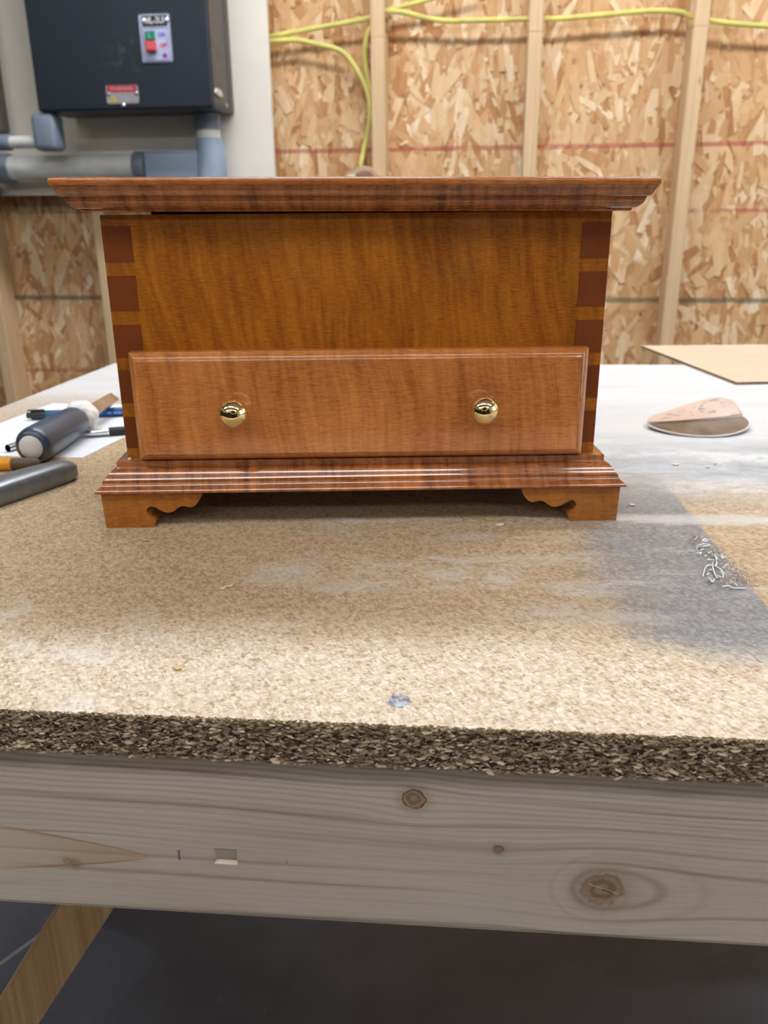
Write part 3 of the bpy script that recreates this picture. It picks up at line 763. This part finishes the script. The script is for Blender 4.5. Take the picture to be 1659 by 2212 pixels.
# the lid sits a hair high at its left end
for o in [lid_o]:
    o.matrix_local = Matrix.Translation((0, 0, -.0005)) @ Matrix.Translation((0, 0, .212)) @ Matrix.Rotation(.0057, 4, 'Y') @ Matrix.Translation((0, 0, -.212))
for sx in (-.10, .10):
    MB().lathe([(0, .003), (.03, .003)], (sx - .015, DEP + .0045, .2125), (1, 0, 0), 12).build('hinge', M_brass, chest)

# base moulding and bracket feet
BPR = [(.0050, .0470), (.0062, .0468), (.0065, .0463), (.0065, .0428), (.0069, .0422), (.0078, .0419), (.0090, .0413), (.0103, .0402), (.0116, .0388), (.0127, .0373), (.0136, .0359), (.0142, .0352), (.0150, .0348), (.0152, .0338), (.0154, .0327), (.0160, .0317), (.0168, .0308), (.0178, .0300), (.0189, .0292), (.0197, .0284), (.0201, .0278), (.0202, .0271), (.0199, .0266)]
sweep_u(BPR, -.015, DEP + .004, M_mould, M_mould_side, chest, 'base_moulding')
MB().box(-HW + .016, HW - .016, .016, DEP, .0300, .0468).build('base_board', M_dark, chest)
FT = .0263
FP = [(17.1, 26.3), (16.3, 0.), (-17.6, 0.), (-19.6, 4.6), (-19.2, 5.8), (-16.9, 7.3), (-15.0, 8.7), (-13.9, 10.4), (-13.5, 12.4), (-14.2, 14.4), (-15.6, 15.6), (-17.1, 16.0), (-18.8, 15.8), (-20.8, 14.7), (-23.6, 12.8), (-26.3, 11.6), (-29.0, 11.1), (-31.8, 11.6), (-34.5, 13.2), (-36.6, 15.0), (-38.9, 16.0), (-41.1, 15.9), (-43.2, 15.2), (-45.7, 15.0), (-47.7, 15.6), (-50.1, 17.8), (-52.0, 20.4), (-54.2, 26.3)]
for s in (-1, 1):
    # profile measured from the body corner outwards (mm)
    pts = [(s * (HW + u / 1000.), z / 1000.) for u, z in FP]
    m = MB().prism(pts, 'y', -.0165, -.0015)
    m.build('bracket_foot', M_foot, chest)
    # side bracket and the rear foot
    pts = [(-.0015, FT)] + [(-u / 1000. - .0001, z / 1000.) for u, z in FP[2:-1]] + [(.0542, FT)] 
    pts = [(-.0013, FT), (-.0013, 0.)] + [(-u / 1000., z / 1000.) for u, z in FP[2:]]
    xa, xb = (HW + .0015, HW + .0165) if s > 0 else (-HW - .0165, -HW - .0015)
    MB().prism(pts, 'x', xa, xb).build('bracket_foot', M_foot, chest)
    pr_ = [(DEP - y + .0013, z) for y, z in pts]
    MB().prism(pr_, 'x', xa, xb).build('bracket_foot', M_foot, chest)
    MB().box(s * (HW - .035) - .018, s * (HW - .035) + .018, DEP - .012, DEP, 0, .0300).build('bracket_foot', M_foot, chest)

# drawer with a lipped, moulded front
DX, DZ0, DZ1 = .1566, .0484, .1236
def rr(inset, y): return [(-DX + inset, y, DZ0 + inset * .78), (DX - inset, y, DZ0 + inset * .78), (DX - inset, y, DZ1 - inset * .80), (-DX + inset, y, DZ1 - inset * .80)]
dr = MB(); dr.loft([rr(0, -.0004), rr(0, -.0088), rr(.0006, -.0098), rr(.0018, -.0115), rr(.0032, -.0128), rr(.0048, -.0137), rr(.0056, -.0139), rr(.0058, -.0146), rr(.0066, -.0150)])
drawer = dr.build('drawer', M_drawer, chest, 24)
for kx in (-.0858, .0837):
    m = MB()
    m.lathe([(0, .0058), (.004, .0050), (.0065, .0060), (.0078, .0085), (.0092, .0095), (.0110, .0099), (.0128, .0099), (.0148, .0095), (.0170, .0085), (.0190, .0067), (.0203, .0045), (.0209, .0022), (.0210, .0003)], (kx, -.0150, .0848), (0, -1, 0), 48)
    m.build('knob', M_brass, drawer, 180)
MB().lathe([(0, .0016), (.0008, .0014), (.0014, .0006)], (-.1655, -.0030, .0470), (0, 0, 1), 10).build('glue_bead', M_crumb, chest, 180)
MB().lathe([(0, .0009), (.0005, .0006)], (-.1730, -.0078, .0419), (0, -.3, 1), 8).build('glue_bead', M_crumb, chest, 180)

# ---------------------------------------------------------------- left of the chest: paper and tools
pp = [(-.2785, .7372), (-.262 + .060 * .6, .8124 + .30 * .6), (-.3955 + .10, .9756 + .006), (-.3955, .9756), (-.4240, .7553)]
pp = [(-.2785, .7372), (-.2300, .9580), (-.3955, .9756), (-.4390, .7560)]
tag(MB().prism(pp, 'z', .0001, .0005).build('paper_sheet', M_paper), 'white paper sheet under the blue handled chisel', 'paper')

ch = thing('wood_chisel', 'navy rubber handled chisel with white end cap lying on paper', 'chisel')
A = Vector((-.3135, .7105, .0176)); D = Vector((.055, 1, .006)).normalized()
MB().lathe([(.0015, .0110), (.0018, .0125), (.0035, .0148), (.0070, .0163), (.0130, .0169), (.060, .0163), (.085, .0155), (.096, .0147), (.102, .0130), (.105, .0100)], A, D, 40).build('handle', M_handle, ch, 60)
MB().lathe([(-.0014, .0020), (-.0010, .0065), (.0004, .0100), (.0020, .0112), (.0040, .0112)], A, D, 36).build('end_cap', M_cap, ch, 180)
m = MB(); bmesh.ops.create_icosphere(m.bm, subdivisions=4, radius=1.)
for v in m.bm.verts:
    n = math.sin(v.co.x * 7 + 1) * math.sin(v.co.y * 6) * .06 + abs(math.sin(v.co.z * 7 + v.co.x * 5 + v.co.y * 3)) * .07 - .05
    v.co *= 1 + n
q = D.to_track_quat('Z', 'Y').to_matrix().to_4x4()
m.xf(Matrix.Translation(A + D * .1165) @ q @ Matrix.Diagonal((.0166, .0166, .0150, 1)))
m.build('paper_wad', M_lump, ch, 180)
m = MB(); bw, bt = .0062, .0026
rings = []
for t, w, h, dz in ((.122, .0035, .0035, 0), (.134, .0046, .0030, 0), (.140, bw, bt, 0), (.200, bw, bt, 0), (.210, bw * .9, .0006, .0012)):
    rings.append([(-w, -h + dz, t), (w, -h + dz, t), (w, h + dz, t), (-w, h + dz, t)])
m.loft(rings); m.xf(Matrix.Translation(A) @ D.to_track_quat('Z', 'Y').to_matrix().to_4x4() @ Matrix.Rotation(.75, 4, 'Z'))
m.build('blade', M_steel, ch)

mk = thing('marker_pen', 'blue marker with black cap lying behind the chisel', 'marker')
a, b = Vector((-.3905, .8895, .0056)), Vector((-.2440, .9135, .0056)); d = (b - a).normalized()
MB().lathe([(0, .0028), (.0006, .0032), (.0045, .0034), (.0046, .0044), (.0060, .0048), (.020, .0049)], a, d, 20).build('cap', M_pen, mk, 40)
MB().box(-.0006, .0170, -.0012, .0012, .0049, .0062).xf(Matrix.Translation(a + d * .002) @ d.to_track_quat('X', 'Z').to_matrix().to_4x4()).build('clip', M_pen, mk)
MB().lathe([(.0205, .0048), (.150, .0048), (.151, .0042)], a, d, 20).build('barrel', M_blue, mk, 40)
MB().lathe([(.0210, .00495), (.024, .00495)], a, d, 20).build('band', M_teal, mk, 40)
for k, (t, l) in enumerate(((.088, .004), (.094, .003), (.0985, .0045), (.105, .003))):
    MB().box(-l / 2, l / 2, -.00495, -.0046, -.0012, .0010).xf(Matrix.Translation(a + d * t) @ d.to_track_quat('X', 'Z').to_matrix().to_4x4()).build('print_mark', M_sky, mk)

pn = thing('ball_pen', 'black pen with a chrome tip lying on paper beside the chisel', 'pen')
a, b = Vector((-.2975, .8120, .0048)), Vector((-.2100, .8390, .0048)); d = (b - a).normalized()
MB().lathe([(-.006, .0022), (0, .0032), (.004, .0037), (.0195, .0040)], a, d, 20).build('tip', M_chrome, pn, 40)
MB().lathe([(.0200, .0041), (.0215, .0043), (.100, .0043), (.102, .0036)], a, d, 20).build('barrel', M_pen, pn, 40)

fe = MB(); a = Vector((-.3560, .7590, .0042)); d = Vector((.45, 1, 0)).normalized()
fe.lathe([(0, .0036), (.026, .0036), (.026, .0028), (.001, .0028)], a, d, 20, cap=False)
tag(fe.build('metal_ferrule', M_chrome, None, 40), 'small chrome ferrule on paper left of the chisel handle', 'ferrule')

yt = thing('marking_awl', 'yellow handled tool with brown end in front of the paper', 'tool')
a = Vector((-.410, .6935, .0058)); b = Vector((-.3038, .7030, .0058)); d = (b - a).normalized(); Lh = (b - a).length
MB().lathe([(0, .0045), (.002, .0056), (Lh - .024, .0056), (Lh - .0235, .0050)], a, d, 24).build('handle', M_yel, yt, 40)
MB().lathe([(Lh - .0235, .0052), (Lh - .006, .0052), (Lh - .002, .0044), (Lh, .0026)], a, d, 24).build('end', M_brown, yt, 40)

kn = thing('utility_knife', 'grey metal utility knife body at the left edge of the bench', 'knife', (-.2949, .5995, 0), math.atan2(.883, .469))
out = [(-.090, .001), (-.060, .0), (.064, .0), (.0775, .0015), (.0830, .0050), (.0850, .0105), (.0835, .0150), (.0785, .0185), (.060, .0250), (.044, .0290), (.015, .0300), (-.05, .0290), (-.088, .0270), (-.093, .0220), (-.095, .012), (-.094, .004)]
cx = sum(p[0] for p in out) / len(out); cy = .0145
def inset(k, kx=None): return [((p[0] - cx) * (1 - k * .35) + cx, (p[1] - cy) * (1 - k) + cy) for p in out]
m = MB(); m.loft([[(x, y, z) for x, y in inset(k)] for k, z in ((.10, .0006), (.0, .0030), (.0, .0118), (.07, .0140), (.20, .0160), (.40, .0174), (.66, .0181))])
m.build('body', M_knife, kn, 35)
MB().box(.0720, .0830, .0118, .0150, .0112, .0126).build('blade_slot', M_pen, kn)

# ---------------------------------------------------------------- right of the chest
cd = thing('cardboard_sheet', 'brown cardboard sheet overhanging the rear right of the bench', 'cardboard')
m = MB().prism([(.4537, 1.0540), (.98, 1.10), (.95, 1.372), (.4242, 1.3672)], 'z', .0034, .0041); m.build('top_liner', M_card, cd)
m = MB().prism([(.4541, 1.0545), (.979, 1.1005), (.949, 1.3715), (.4246, 1.3667)], 'z', .0008, .0034); m.build('corrugated_core', M_card_edge, cd)
m = MB().prism([(.4537, 1.0540), (.98, 1.10), (.95, 1.372), (.4242, 1.3672)], 'z', .0002, .0008); m.build('bottom_liner', M_card, cd)

dsk = thing('sanding_disc', 'folded sanding disc with pink printed back right of the chest', 'sanding disc', (.3247, .8412, 0), .151)
RX, RF, RB, NU, NV = .0525, .0480, .0360, 28, 8
def leaf(front, zf, name, mat, thick=.0012):
    bm = bmesh.new(); rows = []
    for lay in (0, 1):
        g_ = []
        for i in range(NU + 1):
            u = -1 + 2 * i / NU; w = math.sqrt(max(0., 1 - u * u)); col_ = []
            for j in range(NV + 1):
                v = j / NV
                yv = (-RF if front else RB) * w * v * (1 if w > 1e-6 else 0)
                col_.append(bm.verts.new((u * RX + (0 if front else .007 * v * w), yv, zf(u, v * w) + (thick if lay else 0))))
            g_.append(col_)
        rows.append(g_)
    for lay in (0, 1):
        for i in range(NU):
            for j in range(NV):
                q = [rows[lay][i][j], rows[lay][i + 1][j], rows[lay][i + 1][j + 1], rows[lay][i][j + 1]]
                bm.faces.new(q if lay else q[::-1])
    for i in range(NU):
        for j in (0, NV): bm.faces.new((rows[0][i][j], rows[0][i + 1][j], rows[1][i + 1][j], rows[1][i][j]))
    bmesh.ops.remove_doubles(bm, verts=bm.verts[:], dist=1e-6)
    q = MB(); q.bm.free(); q.bm = bm
    return q.build(name, mat, dsk, 60)
zlow = lambda u, v: .0004 + .0035 * (u * .5 + .5) ** 2 + .0028 * (1 - v) * 1.2
leaf(True, zlow, 'lower_leaf', M_grit, .0012)
zup = lambda u, v: .0004 + .0035 * (u * .5 + .5) ** 2 + .0034 + .0016 + v * .0270 * (u * .5 + .5) ** 2
leaf(False, zup, 'upper_leaf', M_pink)
m = MB()
ptsr = []
for i in range(41):
    t = PI + PI * i / 40
    u = math.cos(t); w = -math.sin(t)
    ptsr.append((u * (RX + .0004), -RF * w - .0004, zlow(u, w) + .0004))
m.tube(ptsr[::2], .0010, .0010, 8, up=(0, 0, 1)); m.build('rim', M_rim, dsk, 180)

# wrinkled bit of clear tape stuck to the bench
tp = bmesh.new(); cols = []
for i in range(15):
    row = []
    for j in range(31):
        u, v = i / 14., j / 30.
        cx_ = .2095 + .004 * math.sin(v * 5) + .006 * v
        w = .0045 + .012 * (1 - v) ** 1.4
        h = max(0., math.sin(u * PI)) * (.0005 + .0034 * abs(math.sin(v * 9 + u * 5)) * abs(math.sin(v * 21 + u * 9)) ** 2)
        row.append(tp.verts.new((cx_ + (u - .5) * 2 * w, .447 + v * .082, .0003 + h)))
    cols.append(row)
for i in range(14):
    for j in range(30): tp.faces.new((cols[i][j], cols[i + 1][j], cols[i + 1][j + 1], cols[i][j + 1]))
q = MB(); q.bm.free(); q.bm = tp
tag(q.build('clear_tape', M_tape, None, 180), 'wrinkled clear tape scrap on grey stain, right of the chest', 'tape')

M_glint = plain('pale_glint', (.80, .85, .86), .06, var=.01, coat=1.)
wr_ = MB()  # glints put in as pale glossy tubes along the tape
for st in [[(.2078, .5091), (.2124, .5109), (.2173, .5115), (.2147, .5089), (.211, .5071), (.208, .5087)], [(.2097, .5197), (.2112, .5206)], [(.2143, .5178), (.2169, .5196), (.2193, .5204)], [(.2139, .5158), (.2179, .5166)], [(.2158, .5178), (.2138, .5125)], [(.2071, .5009), (.2092, .5021)], [(.2031, .4965), (.2064, .4963)], [(.2045, .4946), (.2062, .4967)], [(.2104, .4966), (.2132, .4978)], [(.2061, .4913), (.2078, .4917)], [(.2126, .4945), (.2129, .4911), (.2125, .4867)], [(.2056, .4852), (.2084, .4843), (.2116, .4851)], [(.2108, .4839), (.2101, .4807), (.2081, .4768)], [(.2028, .4769), (.1987, .4701), (.1942, .4611)], [(.208, .4815), (.2047, .473), (.2029, .4647), (.2015, .4573)], [(.203, .461), (.2036, .4584), (.2054, .4587), (.2071, .4624), (.2068, .4657)], [(.1958, .4575), (.1964, .4546), (.1969, .4528), (.1993, .4559)], [(.1999, .4452), (.2036, .4454), (.2061, .4444), (.213, .443)], [(.2075, .4522), (.2084, .45), (.2095, .4469)], [(.2072, .4768), (.208, .4699), (.2093, .4646)], [(.2025, .4761), (.2044, .4761), (.2069, .4776)], [(.2015, .47), (.2028, .4692)], [(.1972, .4626), (.1987, .4633)]]:
    wr_.tube([(p[0], p[1], .0013 + .0006 * math.sin(i * 2.1)) for i, p in enumerate(st)], .00055, .00055, 6, up=(0, 0, 1))
wr_.build('tape_glints', M_glint, bpy.data.objects['clear_tape'], 180, kind='stuff')

# loose chips of wood
def chip(x, y, L, w, ang, label, mat=M_chip, z=.0004):
    m = MB(); n = 7; pts = []
    for i in range(n):
        t = 2 * PI * i / n; r = R_.uniform(.65, 1.1)
        pts.append((math.cos(t) * L / 2 * r, math.sin(t) * w / 2 * r))
    m.prism(pts, 'z', 0, .0007)
    for v in m.bm.verts: v.co.z += abs(v.co.x) * .15 * (1 if v.co.x > 0 else .2)
    o = m.build('wood_chip', mat); o.location = (x, y, z); o.rotation_euler = (0, 0, ang)
    return tag(o, label, 'wood chip', 'loose wood chips on the bench')
chip(-.0965, .4500, .0060, .0018, .8, 'forked pale wood chip on bench, left of centre before the chest')
chip(-.0930, .4530, .0045, .0016, .1, 'small pale wood chip just right of the forked chip')
chip(.0830, .5535, .0085, .0055, .2, 'largest pale wood chip, close to the chest front edge')
chip(.2577, .6996, .0070, .0040, .0, 'pale oval wood chip, leftmost of three behind the grey stain')
chip(.2834, .6918, .0045, .0030, .1, 'tiny pale wood chip, middle of three behind the grey stain')
chip(.2931, .7014, .0055, .0026, .6, 'slanting pale wood chip, rightmost of three behind grey stain')
chip(-.1022, .3581, .0055, .0048, .3, 'round tan wood chip near the front edge of bench', plain('tan_chip', (.62, .44, .25), .7))
chip(.1889, .5941, .0055, .0030, -.3, 'lone pale wood chip right of the right front foot')
chip(-.1640, .5290, .0055, .0026, .2, 'tan wood chip in front of the left foot', plain('tan_chip2', (.55, .42, .27), .7))

# ---------------------------------------------------------------- the photographer, mirrored in the brass knobs
def ell(m, c, r, rot=None):
    q = bmesh.ops.create_icosphere(m.bm, subdivisions=4, radius=1.)
    M = Matrix.Translation(c) @ (rot.to_matrix().to_4x4() if rot else Matrix.Identity(4)) @ Matrix.Diagonal((*r, 1))
    bmesh.ops.transform(m.bm, matrix=M, verts=q['verts'])
def limb(m, pts, rad, flat=1.):
    """tapering limb through joints with a radius at each joint"""
    P = []
    for (a, ra), (b, rb) in zip(zip(pts, rad), list(zip(pts, rad))[1:]):
        a, b = Vector(a), Vector(b)
        for k in range(6): P.append((a.lerp(b, k / 6), ra + (rb - ra) * (k / 6)))
    P.append((Vector(pts[-1]), rad[-1])); rings = []
    for i, (p, r) in enumerate(P):
        d = (P[min(i + 1, len(P) - 1)][0] - P[max(i - 1, 0)][0]).normalized()
        u = d.cross(Vector((0, 1, .01)) if abs(d.y) < .9 else Vector((1, 0, 0))).normalized(); w = d.cross(u)
        rings.append([p + u * math.cos(2 * PI * j / 16) * r + w * math.sin(2 * PI * j / 16) * r * flat for j in range(16)])
    m.loft(rings)
    for p, r in ((pts[0], rad[0]), (pts[-1], rad[-1])): ell(m, p, (r, r, r))
fw, up2, rt2 = _fw, _u2, _r2
CAM = Vector((0, 0, CAM_Z))
def ph(a, b, c): return CAM + rt2 * a + up2 * b + fw * c              # phone frame: right, up, forward from the lens
PX_, PY_ = .0, -.44
m = MB()
hip, chest_z = .06, .40
# trunk, neck, head
rings = []
for z, rx, ry, oy in ((-.06, .150, .105, 0), (.0, .175, .122, 0), (.07, .172, .120, 0), (.16, .155, .112, .005), (.26, .160, .115, .01), (.38, .182, .125, .01), (.47, .188, .118, 0), (.54, .165, .098, -.01), (.585, .105, .075, -.012), (.615, .062, .060, -.008)):
    rings.append([(PX_ + math.cos(2 * PI * j / 28) * rx, PY_ + oy + math.sin(2 * PI * j / 28) * ry, z) for j in range(28)])
m.loft(rings)
limb(m, [(PX_, PY_ - .010, .56), (PX_, PY_ + .005, .66), (PX_, PY_ + .015, .72)], [.062, .056, .056])
HC = Vector((PX_, PY_ + .035, .775))
ell(m, HC + Vector((0, -.012, .030)), (.078, .096, .098)); ell(m, HC + Vector((0, .022, -.038)), (.060, .070, .078))
ell(m, HC + Vector((0, .090, -.012)), (.014, .020, .022)); ell(m, HC + Vector((0, .080, .010)), (.010, .016, .028))            # nose
ell(m, HC + Vector((0, .080, -.052)), (.026, .014, .009)); ell(m, HC + Vector((0, .074, -.088)), (.026, .020, .018))           # mouth, chin
for sx in (-1, 1):
    ell(m, HC + Vector((sx * .078, -.008, -.004)), (.010, .020, .032))
    ell(m, HC + Vector((sx * .032, .074, .030)), (.022, .012, .008))
# legs and shoes
for sx in (-1, 1):
    x = PX_ + sx * .10
    limb(m, [(PX_ + sx * .088, PY_, .02), (x, PY_ + .012, -.20), (x + sx * .004, PY_ + .012, -.40), (x + sx * .006, PY_ - .005, -.60), (x + sx * .008, PY_ - .012, -.78)], [.092, .080, .058, .056, .046])
    rings = []
    for yy, wx, hz in ((-.075, .030, .060), (-.05, .040, .085), (.0, .043, .085), (.06, .047, .062), (.12, .050, .045), (.17, .042, .034), (.195, .024, .024)):
        rings.append([(x + sx * .01 + math.cos(t) * wx, PY_ + yy, FLOOR_Z + .0005 + (hz * (.5 + .5 * math.sin(t)))) for t in [2 * PI * j / 16 for j in range(16)]])
    m.loft(rings)
# arms and hands round the phone
for sx in (-1, 1):
    sh = Vector((PX_ + sx * .190, PY_ - .005, .525)); elb = Vector((PX_ + sx * .262, PY_ + .095, .265))
    side = .0605 if sx > 0 else -.0165                               # edge of the phone on that side
    wrist = ph(side + sx * .052, -.150, -.062)
    limb(m, [sh, sh.lerp(elb, .5) + Vector((sx * .012, 0, 0)), elb], [.058, .050, .043])
    limb(m, [elb, elb.lerp(wrist, .35), wrist], [.045, .043, .028])
    palm = ph(side + sx * .022, -.098, -.026)
    limb(m, [wrist, wrist.lerp(palm, .5), palm], [.027, .031, .030], .62)
    for k, (b, l, r) in enumerate(((-.066, 1., .0082), (-.086, 1.1, .0086), (-.106, 1.0, .0083), (-.124, .82, .0072))):
        p0 = ph(side + sx * .022, b - .004, -.020); p1 = ph(side + sx * .0165, b, .004)
        p2 = ph(side - sx * .004 * l, b + .002, .0135); p3 = ph(side - sx * .022 * l, b + .003, .0125)
        limb(m, [p0, p1, p2, p3], [r * 1.15, r, r * .92, r * .8])
    limb(m, [ph(side + sx * .020, -.110, -.034), ph(side + sx * .010, -.090, -.034), ph(side - sx * .010, -.074, -.0265)], [.0130, .0100, .0085])
bmesh.ops.recalc_face_normals(m.bm, faces=m.bm.faces[:])
me = bpy.data.meshes.new('person'); m.bm.to_mesh(me); m.bm.free()
tmp = bpy.data.objects.new('person', me); COL.objects.link(tmp)
md = tmp.modifiers.new('r', 'REMESH'); md.mode = 'VOXEL'; md.voxel_size = .0055
m2 = tmp.modifiers.new('s', 'SMOOTH'); m2.iterations = 3; m2.factor = .5
body = bpy.data.meshes.new_from_object(tmp.evaluated_get(bpy.context.evaluated_depsgraph_get()))
bpy.data.objects.remove(tmp); bpy.data.meshes.remove(me)
body.materials.clear()
M_skin = plain('skin', (.60, .36, .26), .5, var=.04); M_shirt = plain('dark_shirt', (.018, .019, .021), .85, var=.1); M_jeans = plain('dark_trousers', (.012, .014, .020), .85, var=.1)
M_shoe = plain('dark_shoes', (.02, .018, .016), .6); M_hair = plain('dark_hair', (.025, .018, .013), .7)
for q in (M_skin, M_shirt, M_jeans, M_shoe, M_hair): body.materials.append(q)
for f in body.polygons:
    c = f.center; dx = abs(c.x - PX_)
    if c.z < FLOOR_Z + .085: k = 3
    elif c.z < .045 and dx < .20: k = 2
    elif c.z > .635: k = 4 if (c.z > HC.z + .062 or (c.y < HC.y - .03 and c.z > HC.z - .04)) else 0
    elif c.y > PY_ + .125 and (dx > .20 or c.y > PY_ + .15): k = 0
    else: k = 1
    f.material_index = k; f.use_smooth = True
per = bpy.data.objects.new('person', body); COL.objects.link(per)
tag(per, 'person in dark shirt holding up a phone, mirrored in the brass knobs', 'person')
for sx in (-1, 1):
    e = MB(); ell(e, HC + Vector((sx * .032, .0760, .014)), (.0125, .0100, .0085)); e.build('eye', plain('eye_white', (.7, .68, .66), .2), per, 180)
phn = thing('phone', 'black phone held by the person standing at the bench', 'phone')
m = MB().box(-.0140, .0580, -.137, .010, -.0150, -.0070, .0035, 3)
m.xf(Matrix((( rt2.x, up2.x, fw.x, 0), (rt2.y, up2.y, fw.y, 0), (rt2.z, up2.z, fw.z, CAM_Z), (0, 0, 0, 1)))).build('body', plain('phone_black', (.015, .015, .017), .25), phn, 40)
